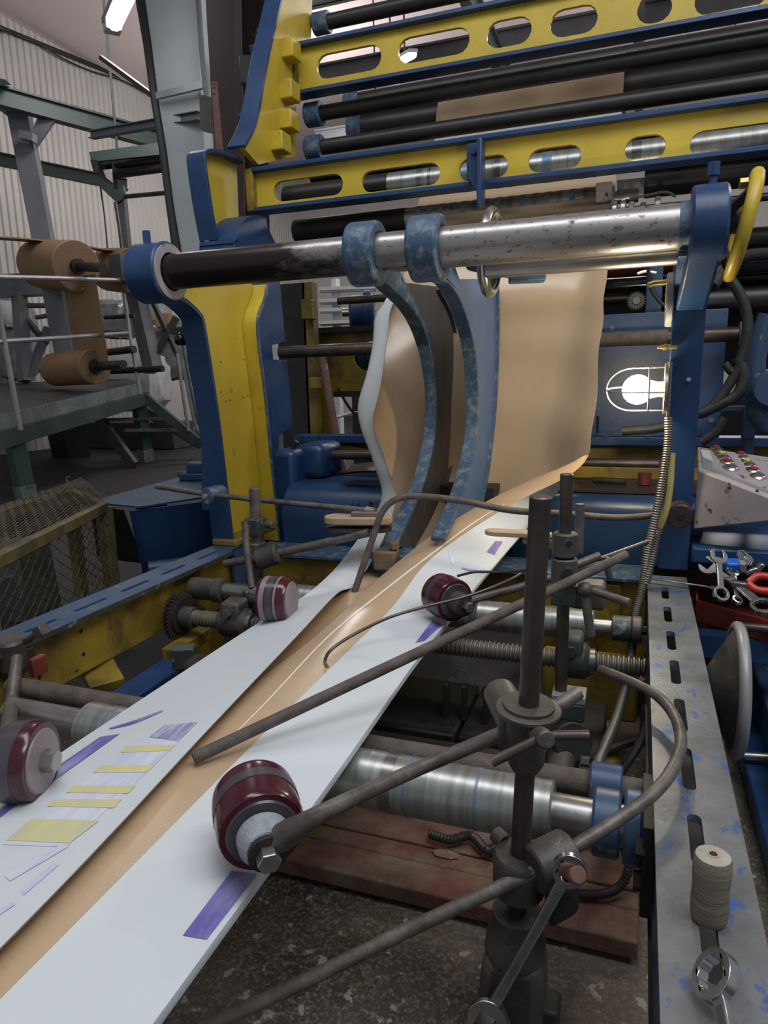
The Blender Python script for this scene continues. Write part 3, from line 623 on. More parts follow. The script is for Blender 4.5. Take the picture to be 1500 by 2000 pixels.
t.add('neck', MB().hexa([(.078, 2.06, 1.66), (.152, 2.06, 1.66), (.152, 2.12, 1.66), (.078, 2.12, 1.66), (.094, 1.85, 1.80), (.174, 1.85, 1.80), (.174, 2.0, 1.86), (.094, 2.0, 1.86)]), 'blue', bevel=.008)
ss = t.add('set_screw', MB().cyl((.14, SY, SZ+.08), (.14, SY, SZ+.11), .009, 12), 'blue', parent=b)
t.add('set_screw_head', MB().hexn((.14, SY, SZ+.105), (.14, SY, SZ+.135), .015), 'blue', parent=b)
hole = P(1345, 741, Y=2.105); t.add('hole', MB().cyl(hole+V(0, .0, 0), hole+V(0, -.004, 0), .006, 12), 'lilac_paint')
t = Thing('cross_shaft', (-.66, SY, SZ-.054), 'thick worn steel shaft spanning between the two blue bosses', 'shaft')
SR = .0535
t.add('bar', MB().cyl((-1.50, SY, SZ), (.16, SY, SZ), SR, 40), 'shaft_two_tone')
t.add('blue_band', MB().pipe((.07, SY, SZ), (.096, SY, SZ), SR+.0012, SR-.005, 40), 'blue_worn')
one('guide_bar', MB().cyl((-.42, 2.02, 1.795), (.12, 2.02, 1.795), .026, 20), 'steel', 'pale steel guide bar tucked just behind the thick shaft', 'bar')
# yellow hand wheel at the right shaft end
def handwheel(name, c, ax, R, r, mats, label, spokes=3, dish=.03, hub=.03):
    c, ax = Vector(c), Vector(ax).normalized(); _, u, v = basis(ax)
    t = Thing(name, c-V(0, 0, R), label, 'handwheel')
    t.add('rim', MB().torus(c, ax, R, r, 48, 12), mats[0])
    t.add('hub', MB().cyl(c-ax*(dish+hub), c-ax*(dish-hub*.6), hub, 20, ch=.003), mats[1])
    for k in range(spokes):
        a = 2*math.pi*k/spokes+.4; d = u*math.cos(a)+v*math.sin(a)
        t.add('spoke', MB().tube([c-ax*dish+d*hub*.8, c-ax*dish*.7+d*R*.5, c+d*R*.97], [r*.9, r*.75, r*.75], 8, n=0), mats[1])
    return t
t = handwheel('handwheel', (.222, 2.03, 1.852), (1, -.02, -.2), .118, .0165, ('yellow', 'grease_shade_black'), 'chipped yellow handwheel at the right end of the thick shaft', 3, .045)
t.add('brass_nut', MB().hexn((.205, 2.0, 1.945), (.225, 2.0, 1.945), .013), 'brass')
t.add('spindle', MB().cyl((.17, 2.03, 1.865), (.21, 2.03, 1.865), .03, 16), 'grease_shade_black')
t = handwheel('handwheel', P(959, 494, Y=2.12), (1, -.0, -.06), .112, .0155, ('chrome', 'yellow'), 'chrome rimmed yellow handwheel behind the thick shaft', 3, .03)
c = P(959, 494, Y=2.12)
t.add('dish', MB().cyl(c-V(1, 0, -.06)*.022, c-V(1, 0, -.06)*.012, .098, 32), 'yellow')
t = Thing('wheel_bracket', c-V(.1, 0, .05), 'blue bracket arm holding the chrome handwheel spindle', 'bracket')
t.add('arm', MB().tube([c-V(.08, -.1, .0), c+V(.02, .05, -.03), c+V(.10, .08, -.045)], .032, 12), 'blue_worn')
t.add('lug', MB().obox(c+V(.09, .1, -.05), V(1, .2, 0), V(-.2, 1, 0), V(0, 0, 1), .055, .03, .028), 'blue_worn', bevel=.006)

# ================================================================== FORMER ARMS
def former(px_front, px_back, X, x0, x1, ring, web_mat, label, xr):
    t = Thing('curved_former', (X, 2.1, .9), label, 'former', 'curved formers')
    fr = [P(x, y, X=X) for x, y in px_front]; bk = [P(x, y, X=X) for x, y in px_back]
    fcv = [(p.y, p.z) for p in crom(fr, 5)]; bcv = [(p.y, p.z) for p in crom(bk, 5)]
    t.add('rib', MB().ribbon(fcv, x0, x1, .014, 1), 'blue_worn', bevel=.002)
    t.add('web_plate', MB().plate([(a_+.009, b_) for a_, b_ in fcv]+[(a_-.005, b_) for a_, b_ in bcv[::-1]], [], (X-.006, 0, 0), (0, 1, 0), (0, 0, 1), .012), web_mat)
    t.add('back_lip', MB().ribbon(bcv, X-.018, X+.018, .012, -1), web_mat if web_mat != 'blue_web' else 'blue_worn')
    b = t.add('boss', MB().pipe((ring[0], SY, SZ), (ring[1], SY, SZ), .087, SR+.001, 40), 'blue_worn', bevel=.008)
    hd = [q for q in fcv if q[1] > SZ-.24]
    bh = [q for q in bcv if q[1] > SZ-.12]
    nk = [(SY-.055, SZ-.06), (SY-.03, SZ-.083)]+[(a_, b_) for a_, b_ in hd[1:]]+[(hd[-1][0]+.05, hd[-1][1]+.02), (2.22, SZ-.10), (2.10, SZ-.035), (SY+.07, SZ+.03)]
    t.add('neck', MB().plate(nk, [], (x0-.002, 0, 0), (0, 1, 0), (0, 0, 1), x1-x0+.004), 'blue_web' if web_mat == 'blue_web' else 'blue_worn', bevel=.006)
    return t
armL = former([(735, 545), (765, 572), (797, 604), (820, 645), (836, 700), (845, 770), (843, 840), (832, 900), (815, 955), (790, 1010), (762, 1072)],
              [(850, 560), (875, 610), (888, 670), (893, 740), (890, 820), (878, 900), (862, 960), (850, 1020), (840, 1060)], -.715, -.745, -.700, (-.785, -.700), 'wood_dark', 'left curved blue former arm with a dark wooden web', 0)
armR = former([(860, 545), (888, 585), (908, 640), (920, 700), (925, 780), (920, 860), (905, 930), (885, 990), (858, 1050)],
              [(966, 545), (967, 620), (966, 700), (962, 790), (954, 870), (944, 940), (930, 1010), (918, 1060)], -.545, -.572, -.528, (-.605, -.518), 'blue_web', 'right curved former arm with a bright blue web', 0)
t = Thing('anchor_block', (-.74, 2.15, .9), 'dusty base block bolted under the left former arm', 'block')
bp = P(770, 1085, Z=.93)
t.add('block', MB().box(-.80, -.56, 1.98, 2.12, .885, .955), 'blue_worn', bevel=.006)
t.add('dusty_foot', MB().obox(P(755, 1092, Y=1.96), V(1, 0, 0), V(0, 1, 0), V(0, 0, 1), .035, .03, .03), 'dust', bevel=.006)
q = P(770, 1072, Y=1.96); t.add('bolt_head', MB().hexn(q, q+V(0, 0, .02), .016), 'dust')
t.add('tongue', MB().box(-.8, -.55, 1.5, 2.0, .872, .882), 'wood_dark')
t = one('forming_plate', MB().box(P(795, 944, Y=2.64).x, P(975, 944, Y=2.64).x, 2.55, 2.66, P(900, 952, Y=2.64).z-.05, P(900, 943, Y=2.64).z), 'grease_shade_black', 'dark plate the hanging brown sheet passes behind', 'plate', bevel=.003)

# ================================================================== PAPER WEB
def S(A, B, Mm, C_, D_, w, lift=None):
    A, B, Mm, C_, D_ = (Vector(q) for q in (A, B, Mm, C_, D_))
    if lift is None:
        return [A, B+(A-B).normalized()*.006, B+(Mm-B).normalized()*.006, Mm, C_+(Mm-C_).normalized()*.006, C_+(D_-C_).normalized()*.006, D_], w
    return [A, B+V(0, 0, lift), B, Mm, C_, C_+V(0, 0, lift), D_], w
def lin(a, b, k): return a+(b-a)*k
def flat(A, D_): return S(A, lin(A, D_, .12), lin(A, D_, .5), lin(A, D_, .88), D_, 1)
tz = .893
def tube_s(y, a, b, c, d, za=.945): return S((a, y, za), (b, y, tz), ((b+c)/2, y, tz-.004), (c, y, tz), (d, y, .925), 0, .010)
TA, TD = P(862, 165, Y=3.62), P(1222, 102, Y=3.62)
stations = [
 flat(TA+V(0, .55, -.30), TD+V(0, .55, -.30)), flat(TA+V(0, .07, .0), TD+V(0, .07, .0)), flat(TA+V(0, .03, .025), TD+V(0, .03, .025)), flat(TA, TD),
 flat(P(852, 225, Y=3.56), P(1218, 165, Y=3.56)), flat(P(848, 280, Y=3.5), P(1214, 225, Y=3.5)),
 flat(V(-.99, 3.3, 2.36), V(-.135, 3.3, 2.36)), flat(P(803, 445, Y=2.97), P(1200, 400, Y=2.97)), flat(P(796, 480, Y=2.89), P(1196, 430, Y=2.89)),
 S(P(770, 598, Y=2.66), P(756, 590, Y=2.74), P(960, 570, Y=2.8), P(1110, 545, Y=2.80), P(1185, 530, Y=2.74), 1),
 S(P(751, 693, Y=2.50), P(737, 690, Y=2.62), P(940, 670, Y=2.8), P(1100, 640, Y=2.78), P(1176, 630, Y=2.64), 1),
 S(P(739, 776, Y=2.34), P(709, 779, Y=2.50), P(930, 765, Y=2.79), P(1085, 745, Y=2.75), P(1166, 738, Y=2.52), 1),
 S(P(733, 838, Y=2.29), P(718, 836, Y=2.42), P(925, 870, Y=2.76), P(1070, 850, Y=2.70), P(1156, 838, Y=2.36), .9),
 S(P(757, 913, Y=2.25), P(735, 906, Y=2.36), P(920, 950, Y=2.72), P(1070, 915, Y=2.6), P(1150, 888, Y=2.24), .7),
 S(P(769, 950, Y=2.22), P(747, 970, Y=2.32), (-.6, 2.56, .97), P(1085, 958, Y=2.36), P(1112, 928, Y=2.18), .4),
 S(P(772, 985, Y=2.16), P(716, 1028, Y=2.16), (-.6, 2.36, .90), P(1045, 1015, Y=2.22), P(1025, 972, Y=2.16), .15),
 S(P(742, 1068, Y=2.03), P(656, 1108, Z=.91), (-.62, 2.1, .885), P(985, 1088, Y=2.03), P(930, 1028, Y=2.05), 0),
 S(P(694, 1142, Y=1.86), P(600, 1167, Z=.896), (-.63, 1.86, .885), P(922, 1160, Y=1.82), P(835, 1098, Y=1.87), 0, .009),
 tube_s(1.6, -.728, -.874, -.426, -.572), tube_s(1.3, -.69, -.878, -.427, -.567), tube_s(.9, -.640, -.876, -.416, -.562), tube_s(.5, -.588, -.872, -.41, -.552), tube_s(.15, -.56, -.872, -.405, -.545)]
NS, NA = 6, 7
rows = []
cols5 = [[s_[0][k] for s_ in stations] for k in range(7)]
NSEG = (7, 2, 7, 7, 2, 7)
sm = [crom(c, NS) for c in cols5]
ws = []
for i in range(len(stations)-1):
    for k in range(NS): ws.append(stations[i][1]*(1-k/NS)+stations[i+1][1]*k/NS)
ws.append(stations[-1][1])
for i in range(len(sm[0])):
    sev = [sm[k][i] for k in range(7)]
    linr = [lin(sev[j], sev[j+1], k/NSEG[j]) for j in range(6) for k in range(NSEG[j])]+[sev[6]]
    cr = []
    big = [sev[0], lin(sev[1], sev[2], .5), sev[3], lin(sev[4], sev[5], .5), sev[6]]
    cb_ = crom(big, 24)
    for j in range(6):
        for k in range(NSEG[j]):
            f = (0, .96, 1.04, 2, 2.96, 3.04, 4)[j]; g_ = (0, .96, 1.04, 2, 2.96, 3.04, 4)[j+1]; q = (f+(g_-f)*k/NSEG[j])*24
            i0 = min(int(q), 95); cr.append(lin(cb_[i0], cb_[i0+1], q-i0))
    cr.append(cb_[-1]); rows.append([lin(a, b, ws[i]) for a, b in zip(linr, cr)])
G = np.array([[tuple(p) for p in r] for r in rows])
da = np.gradient(G, axis=1); dt = np.gradient(G, axis=0); nn = np.cross(da, dt); nn /= np.linalg.norm(nn, axis=2, keepdims=True)+1e-9
hz = G[:, :, 2]
rip = np.clip((hz-1.15)/.2, 0, 1)*np.clip((2.1-hz)/.2, 0, 1)
uu = np.linspace(0, 1, G.shape[1])[None, :]
G = G+nn*(rip*(.012*np.sin(hz*26+uu*3.0)*np.exp(-((hz-1.78)/.12)**2)+.006*np.sin(hz*19+uu*5+1.0)))[:, :, None]
# white band of glossy top part keeps the same sheet
def grid_mb(g):
    n, m_ = g.shape[:2]; mb = MB()
    mb.v = [tuple(q) for q in g.reshape(-1, 3)]
    mb.f = [(i*m_+k, i*m_+k+1, (i+1)*m_+k+1, (i+1)*m_+k) for i in range(n-1) for k in range(m_-1)]
    return mb
web = Thing('paper_web', (-.62, 1.2, tz), 'wide paper sheet folding into a moving white tube with brown inside', 'paper web')
def raw(name, mb, mat, th, parent):
    me = bpy.data.meshes.new(name); me.from_pydata(mb.v, [], mb.f); me.update()
    for p in me.polygons: p.use_smooth = True
    me.set_sharp_from_angle(angle=math.radians(50)); me.materials.append(M[mat])
    o = bpy.data.objects.new(name, me); COL.objects.link(o); o.parent = parent.o; o.location = -parent.b
    return o
inner = raw('inner_ply', grid_mb(G), 'paper_kraft', 0, web); inner['label'] = 'brown kraft inner ply'
outer = raw('outer_ply', grid_mb(G+nn*.0016), 'paper_white', 0, web); outer['label'] = 'white printed outer ply'
# kraft ply standing proud of the white ply along the right flap, with a glue line on it
EP = [P(1122, 903, Y=2.26), P(1040, 936, Y=2.24), P(958, 975, Y=2.18), P(862, 1032, Y=2.06), P(762, 1110, Y=1.88), V(-.688, 1.62, .922), V(-.682, 1.32, .918), V(-.70, .9, .915), V(-.69, .5, .912), V(-.68, .15, .91)]
ec = crom(EP, NS); dc = sm[6][13*NS:]
SG = np.array([[tuple(lin(d_-V(0, 0, .0006), e_, k/5)+V(0, 0, .006*math.sin(math.pi*k/5))) for k in range(6)] for d_, e_ in zip(dc, ec)])
sd_ = raw('seam_strip', grid_mb(SG), 'paper_kraft', 0, web); sd_['label'] = 'bare brown seam strip beside the white flap'
sb = grid_mb(SG); bvs = BVHTree.FromPolygons([Vector(v) for v in sb.v], sb.f)
ob = grid_mb(G+nn*.0016); bvh = BVHTree.FromPolygons([Vector(v) for v in ob.v], ob.f)
ib = grid_mb(G); bvi = BVHTree.FromPolygons([Vector(v) for v in ib.v], ib.f)
def cast(x, y, off, tree=None):
    o = Vector(EYE); d = (P(x, y, D=1)-o).normalized()
    loc, n_, i_, dist = (tree or bvh).ray_cast(o, d)
    if loc is None: return None
    if n_.dot(d) > 0: n_ = -n_
    return loc+n_*off
def decal(name, quad, mat, off=.0008, nu=8, nv=4, parent=None, tree=None):
    """flat print lying on the paper; quad = corners in order"""
    g = []
    for i in range(nu+1):
        for j in range(nv+1):
            u, v_ = i/nu, j/nv
            x = (quad[0][0]*(1-u)+quad[1][0]*u)*(1-v_)+(quad[3][0]*(1-u)+quad[2][0]*u)*v_
            y = (quad[0][1]*(1-u)+quad[1][1]*u)*(1-v_)+(quad[3][1]*(1-u)+quad[2][1]*u)*v_
            g.append(cast(x, y, off, tree))
    if any(p is None for p in g): print('decal miss', name, quad); return
    fs = [(i*(nv+1)+j, (i+1)*(nv+1)+j, (i+1)*(nv+1)+j+1, i*(nv+1)+j+1) for i in range(nu) for j in range(nv)]
    web.add(name, MB().add(g, fs), mat)
def stroke(name, pts, wpx, mat, off=.0009, tree=None):
    c = crom([V(x, y, 0) for x, y in pts], 6); L = []; R = []
    for i, p in enumerate(c):
        d = (c[min(i+1, len(c)-1)]-c[max(i-1, 0)]).normalized(); s_ = V(-d.y, d.x, 0)*wpx/2*(.35+.65*math.sin(math.pi*min(1, max(0, (i+.6)/len(c)))))
        L.append(cast((p+s_).x, (p+s_).y, off, tree)); R.append(cast((p-s_).x, (p-s_).y, off, tree))
    if any(q is None for q in L+R): print('stroke miss', name); return
    n = len(c); web.add(name, MB().add(L+R, [(i, i+1, n+i+1, n+i) for i in range(n-1)]), mat)
decal('printed_tint', [(282, 1440), (352, 1448), (130, 1655), (4, 1650)], 'print_lilac', .0006, 14, 6)
decal('printed_code', [(292, 1440), (322, 1417), (386, 1411), (348, 1449)], 'print_navy', .001)
for q in ([(236, 1471), (246, 1458), (342, 1455), (330, 1467)], [(182, 1510), (196, 1496), (302, 1495), (288, 1509)], [(130, 1549), (144, 1535), (266, 1535), (250, 1551)], [(92, 1576), (106, 1562), (238, 1562), (222, 1579)], [(12, 1642), (62, 1600), (194, 1604), (136, 1648)]):
    decal('printed_yellow_bar', q, 'print_yellow', .001)
for q in ([(103, 1504), (196, 1440), (234, 1434), (106, 1526)], [(0, 1582), (30, 1562), (42, 1566), (0, 1598)], [(10, 1712), (126, 1648), (134, 1655), (20, 1722)], [(42, 1738), (108, 1684), (116, 1690), (46, 1750)], [(0, 1778), (28, 1762), (30, 1768), (0, 1788)]):
    decal('printed_bar', q, 'print_blue' if q[0][1] < 1650 else 'print_lilac', .001)
stroke('printed_curve', [(214, 1424), (262, 1411), (318, 1389)], 6, 'print_blue')
for q in ([(357, 1828), (452, 1702), (502, 1708), (404, 1836)], [(811, 1256), (845, 1212), (864, 1220), (829, 1252)], [(950, 1078), (968, 1056), (982, 1058), (966, 1084)]):
    decal('printed_bar', q, 'print_blue', .001)
stroke('printed_line', [(712, 1336), (756, 1331), (796, 1330)], 9, 'print_blue')
stroke('printed_line', [(878, 1074), (882, 1090), (886, 1104)], 7, 'print_lilac')
stroke('printed_line', [(902, 1110), (926, 1116), (948, 1118)], 5, 'print_blue')
stroke('glue_line', [(430, 1462), (520, 1372), (640, 1245), (760, 1146), (870, 1062), (930, 1018), (985, 985)], 3.4, 'crease', .0008, bvs)
# white ply joining behind the lower beam
m = MB().hexa([P(848, 280, Y=3.44), P(1214, 228, Y=3.44), P(1214, 228, Y=3.445), P(848, 280, Y=3.445), P(850, 262, Y=3.46), P(1215, 210, Y=3.46), P(1215, 210, Y=3.465), P(850, 262, Y=3.465)])
one('white_paper_ply', m, 'paper_white', 'narrow strip of white paper just above the lower yellow beam', 'paper')
m = MB().hexa([P(1205, 384, Y=3.1), P(1322, 372, Y=3.1), P(1322, 372, Y=3.11), P(1205, 384, Y=3.11), P(1205, 352, Y=3.1), P(1322, 340, Y=3.1), P(1322, 340, Y=3.11), P(1205, 352, Y=3.11)])
one('white_paper_ply', m, 'plastic_white', 'pale film strip under the lower yellow beam at right', 'paper')
# ================================================================== UPPER FRAME
XU = -1.6
def yz(lst, X): return [(P(x, y, X=X).y, P(x, y, X=X).z) for x, y in lst]
t = Thing('upper_upright', (XU, 3.0, 2.4), 'yellow upper upright plate with a curved blue front flange', 'upright')
ne = yz([(556, -70), (545, 0), (520, 110), (500, 220), (489, 258), (472, 290)], XU)
nec = [(p.y, p.z) for p in crom([V(0, *q) for q in ne], 5)]
fe = yz([(500, 322), (574, 305), (574, 92), (603, 78), (608, -70)], XU)
t.add('plate', MB().plate(nec+fe, [], (XU-.012, 0, 0), (0, 1, 0), (0, 0, 1), .024), 'yellow')
t.add('front_flange', MB().ribbon(nec, XU-.065, XU+.02, .016, -1), 'blue', bevel=.003)
for (x, y) in ((565, 100), (563, 180), (562, 238), (545, 280)):
    p = P(x, y, X=XU+.03); t.add('lug', MB().obox(p, V(1, 0, 0), V(0, 1, 0), V(0, 0, 1), .04, .045, .04), 'yellow', bevel=.006)
for x, y in ((508, 112), (485, 245)):
    p = P(x, y, X=XU-.075); t.add('clip', MB().obox(p, V(1, 0, 0), V(0, .9, .4), V(0, -.4, .9), .03, .03, .05), 'blue', bevel=.005)
for x, y in ((512, 72), (486, 207)):
    p = P(x, y, X=XU-.08); t.add('strap', MB().torus(p, V(.3, .9, .3), .032, .010, 20, 6), 'rubber', label='black strap loop')
t = Thing('side_bracket', (-1.7, 2.6, 2.1), 'blue rimmed yellow bracket plate behind the left stanchion', 'bracket')
cr_ = yz([(418, 470), (405, 400), (393, 312), (398, 294), (412, 291), (440, 298), (472, 312)], -1.66)
t.add('rim', MB().ribbon([(p.y, p.z) for p in crom([V(0, *q) for q in cr_], 4)], -1.73, -1.645, .016, -1), 'blue', bevel=.003)
t.add('plate', MB().plate(cr_+yz([(476, 420), (470, 470)], -1.66), [], (-1.705, 0, 0), (0, 1, 0), (0, 0, 1), .02), 'yellow')
def slotted_beam(name, Y, z0, z1, x0, x1, holes, W, label, fl=.035):
    t = Thing(name, ((x0+x1)/2, Y, z0), label, 'beam', 'yellow slotted beams')
    hs = []
    for xa, xb, yc in holes:
        a, b = P(xa, yc, Y=Y), P(xb, yc, Y=Y); c = P((xa+xb)/2, yc, Y=Y); hs.append(slot(c.x, c.z, b.x-a.x, W, 7))
    t.add('web', MB().plate([(x0, z0), (x1, z0), (x1, z1), (x0, z1)], hs, (0, Y+.018, 0), (1, 0, 0), (0, 0, 1), .018), 'yellow', bevel=.003)
    t.add('top_flange', MB().box(x0, x1, Y-fl, Y+.05, z1-.014, z1+.004), 'blue', bevel=.003)
    t.add('bottom_flange', MB().box(x0, x1, Y-fl, Y+.05, z0-.004, z0+.014), 'blue', bevel=.003)
    t.add('end_plate', MB().box(x0-.03, x0+.004, Y-fl, Y+.06, z0, z1), 'yellow_dirty', bevel=.003)
    return t
slotted_beam('slotted_beam', 2.83, 2.222, 2.392, -1.60, 1.0, [(532, 669, 367), (704, 858, 347), (896, 992, 328), (1031, 1135, 310), (1220, 1300, 289), (1346, 1520, 273), (1560, 1660, 255)], .083, 'lower yellow slotted beam with blue flanges above the thick shaft')
slotted_beam('slotted_beam', 3.25, 2.822, 3.035, -1.58, 1.1, [(617, 744, 121), (776, 916, 89), (950, 1038, 63), (1074, 1167, 41), (1244, 1313, 16), (1356, 1500, -8)], .105, 'upper yellow slotted beam with blue flanges near the ceiling')
t = Thing('beam_bracket', (P(928, 420, Y=2.78).x, 2.78, 2.1), 'dark blue bracket bolted over the lower slotted beam', 'bracket')
a, b = P(913, 283, Y=2.79), P(950, 425, Y=2.79)
t.add('plate', MB().box(a.x, b.x-.022, 2.775, 2.79, 2.235, a.z), 'blue', bevel=.003)
t.add('fin', MB().box(b.x-.024, b.x-.004, 2.72, 2.79, 2.13, a.z+.0), 'blue', bevel=.005)
t.add('gusset', MB().plate([(a.x, 2.26), (b.x-.02, 2.26), (b.x-.02, 2.16)], [], (0, 2.785, 0), (1, 0, 0), (0, 0, 1), .012), 'blue')
q = P(926, 297, Y=2.775); t.add('bolt_head', MB().hexn(q, q+V(0, -.01, 0), .012), 'blue')
def xbar(name, px, py, Y, r, x0, x1, mat, label, cat='bar', group=None, collar=None):
    z = P(px, py, Y=Y).z; t = Thing(name, ((x0+x1)/2, Y, z-r), label, cat, group)
    t.add('bar', MB().cyl((x0, Y, z), (x1, Y, z), r, 24), mat)
    if collar: t.add('collar', MB().cyl((x0-.01, Y, z), (x0+.07, Y, z), collar, 24, ch=.004), 'blue_worn')
    return t, z
xbar('cross_bar', 640, 43, 3.46, .034, -1.57, 1.2, 'black_roll', 'topmost black cross bar above the upper yellow beam', group='black cross bars', collar=.05)
xbar('cross_bar', 700, 209, 3.33, .034, -1.57, 1.2, 'black_roll', 'black cross bar just under the upper yellow beam', group='black cross bars', collar=.055)
xbar('cross_bar', 700, 277, 3.28, .034, -1.55, 1.2, 'black_roll', 'black cross bar just above the lower yellow beam', group='black cross bars', collar=.058)
z = TA.z-.02
xbar('guide_roller', 862, 172, 3.665, .045, -1.5, 1.3, 'black_roll', 'high black guide roller the paper hangs over', 'roller', 'guide rollers', .055)
xbar('guide_roller', 760, 245, 3.72, .075, -1.5, 1.3, 'black_roll', 'thick black guide roller behind the hanging paper', 'roller', 'guide rollers', .08)
# banded steel rollers
def banded(name, px, py, Y, r, x0, x1, label, bands, dark=None, base='roller_steel'):
    z = P(px, py, Y=Y).z; t = Thing(name, ((x0+x1)/2, Y, z-r), label, 'roller')
    b = t.add('barrel', MB().cyl((x0, Y, z), (x1, Y, z), r, 36), base)
    if dark: t.add('dark_end', MB().cyl((dark[0], Y, z), (dark[1], Y, z), r*1.02, 32), 'black_roll')
    for xb, wb in bands: t.add('band', MB().pipe((xb, Y, z), (xb+wb, Y, z), r+.0012, r-.01, 36), 'roller_band' if (int(xb*100) % 2) else 'chrome_dark')
    t.add('journal', MB().cyl((x0-.1, Y, z), (x0, Y, z), r*.5, 16), 'chrome_dark'); t.add('journal', MB().cyl((x1, Y, z), (x1+.1, Y, z), r*.5, 16), 'chrome_dark')
    return t
bnd = [(-1.2+.11*k+.03*((k*7) % 3), .012+.012*((k*5) % 3)) for k in range(13)]
banded('steel_roller', 1083, 325, 3.02, .055, -1.05, .45, 'bright banded steel roller seen through the lower beam slots', [q for q in bnd if q[0] > -1.0], (-1.55, -1.05))
banded('steel_roller', 1000, 408, 3.10, .05, -1.0, -.14, 'dull banded roller with blackened left end under the lower yellow beam', [(-.95+.05*k, .02) for k in range(16)], (-1.55, -1.0), 'steel')
xbar('black_roller', 1400, 345, 3.05, .05, -.02, .9, 'black_roll', 'black roller below the right end of the lower beam', 'roller')
xbar('black_roller', 900, 300, 3.2, .05, -1.5, 1.0, 'black_roll', 'black roller hidden behind the lower slotted beam', 'roller')
t = Thing('roller_bearing', P(1180, 378, Y=3.0), 'small pale bearing block at the end of the dull roller', 'bearing')
t.add('block', MB().obox(P(1180, 378, Y=3.0), V(1, 0, 0), V(0, 1, 0), V(0, 0, 1), .03, .03, .035), 'lilac_paint', bevel=.004)
t.add('bolt', MB().cyl(P(1185, 380, Y=2.968), P(1185, 380, Y=2.96), .006, 8), 'black')
t = Thing('slitter_shaft', P(1260, 408, Y=2.9), 'thin shaft with grey collars behind the thick shaft right half', 'shaft')
z = P(1280, 406, Y=2.9).z
t.add('bar', MB().cyl((-.14, 2.9, z), (.5, 2.9, z), .014, 14), 'black_roll')
for x, r, mt in ((-.13, .035, 'steel'), (-.10, .04, 'steel'), (-.07, .03, 'panel_grey'), (.02, .04, 'panel_grey'), (-.03, .024, 'blue_worn')): t.add('collar', MB().cyl((x, 2.9, z), (x+.02, 2.9, z), r, 20, ch=.003), mt)
one('cable', MB().tube([P(1230, 388, Y=2.85), P(1270, 380, Y=2.85), P(1300, 375, Y=2.85), P(1320, 384, Y=2.85)], .005, 6, n=4), 'black', 'thin black cable looping over the slitter shaft', 'cable')
# ================================================================== REAR FRAME, LEFT HALF
XR = -1.56
t = Thing('rear_upright', (XR, 2.7, .9), 'blue round topped rear upright behind the yellow stanchion', 'upright')
out = [(462, 1000), (459, 520), (461, 470), (468, 442), (480, 427), (497, 420), (520, 424), (523, 442), (541, 480), (548, 560), (558, 668), (532, 674), (534, 702), (561, 704), (573, 835), (545, 850), (546, 1000)]
ou = yz(out, XR)
t.add('plate', MB().plate(ou[::-1], [], (XR-.02, 0, 0), (0, 1, 0), (0, 0, 1), .02), 'blue', bevel=.003)
rim = [(p.y, p.z) for p in crom([V(0, *q) for q in yz([(462, 1000), (459, 520), (461, 470), (468, 442), (480, 427), (497, 420), (520, 424)], XR)], 4)]
t.add('rim', MB().ribbon(rim, XR-.17, XR, .014, -1), 'blue', bevel=.003)
t.add('foot', MB().box(XR-.12, XR+.02, P(462, 1000, X=XR).y, P(546, 1000, X=XR).y, FLOOR, P(462, 1000, X=XR).z), 'blue')
t = Thing('rear_post', (-1.5, 3.35, FLOOR), 'oily yellow rear post with blackened face', 'post')
for (x0, x1, mt) in ((545, 600, 'grease_shade_black'), (596, 615, 'yellow_dirty')):
    a, b = P(x0, 700, Y=3.4), P(x1, 700, Y=3.4); t.add('face', MB().box(a.x, b.x, 3.4, 3.46, FLOOR, 2.0), mt)
t.add('lug', MB().obox(P(603, 605, Y=3.36), V(1, 0, 0), V(0, 1, 0), V(0, 0, 1), .03, .03, .05), 'yellow_dirty', bevel=.005)
t.add('lug', MB().obox(P(622, 748, Y=3.36), V(1, 0, 0), V(0, 1, 0), V(0, 0, 1), .04, .03, .03), 'yellow_dirty', bevel=.005)
t.add('side', MB().box(P(600, 800, Y=3.4).x, P(632, 800, Y=3.4).x, 3.5, 3.53, FLOOR, 1.45), 'yellow_dirty')
t = Thing('rear_slotted_frame', P(690, 760, Y=3.65), 'yellow rear plate with a rounded opening and dark flanges', 'frame plate')
a, b = P(624, 765, Y=3.65), P(790, 645, Y=3.65); c = P(735, 695, Y=3.65)
t.add('plate', MB().plate([(a.x, a.z), (b.x, a.z), (b.x, b.z), (a.x, b.z)], [slot(c.x+.02, c.z, .3, .155, 7)], (0, 3.65, 0), (1, 0, 0), (0, 0, 1), .02), 'yellow_dirty', bevel=.003)
t.add('top_flange', MB().box(a.x, b.x, 3.58, 3.66, b.z-.0, b.z+.03), 'grease_shade_black'); t.add('bottom_flange', MB().box(a.x, b.x, 3.58, 3.66, a.z-.03, a.z), 'grease_shade_black')
t = Thing('blue_pulley', P(715, 695, Y=3.8), 'blue stepped pulley seen through the yellow plate opening', 'pulley')
z = P(715, 697, Y=3.8).z; xx = P(690, 697, Y=3.8).x
t.add('axle', MB().cyl((-1.5, 3.8, z), (xx+.5, 3.8, z), .025, 14), 'rod_dark'); t.add('stand', MB().box(-1.5, -1.44, 3.76, 3.84, FLOOR, z+.04), 'grease_shade_black')
for k, (r, wd) in enumerate(((.06, .05), (.075, .05), (.085, .06))): t.add('step', MB().cyl((xx+.055*k, 3.8, z), (xx+.055*k+wd, 3.8, z), r, 24, ch=.006), 'blue')
xbar('tie_bar', 660, 588, 3.45, .019, -1.5, -.2, 'rod_dark', 'slim dark tie bar high behind the brown sheet', 'bar')
t, zb_ = xbar('tie_bar', 625, 685, 2.9, .027, -1.56, .36, 'rod_dark', 'thick dark tie bar passing behind the brown sheet', 'bar')
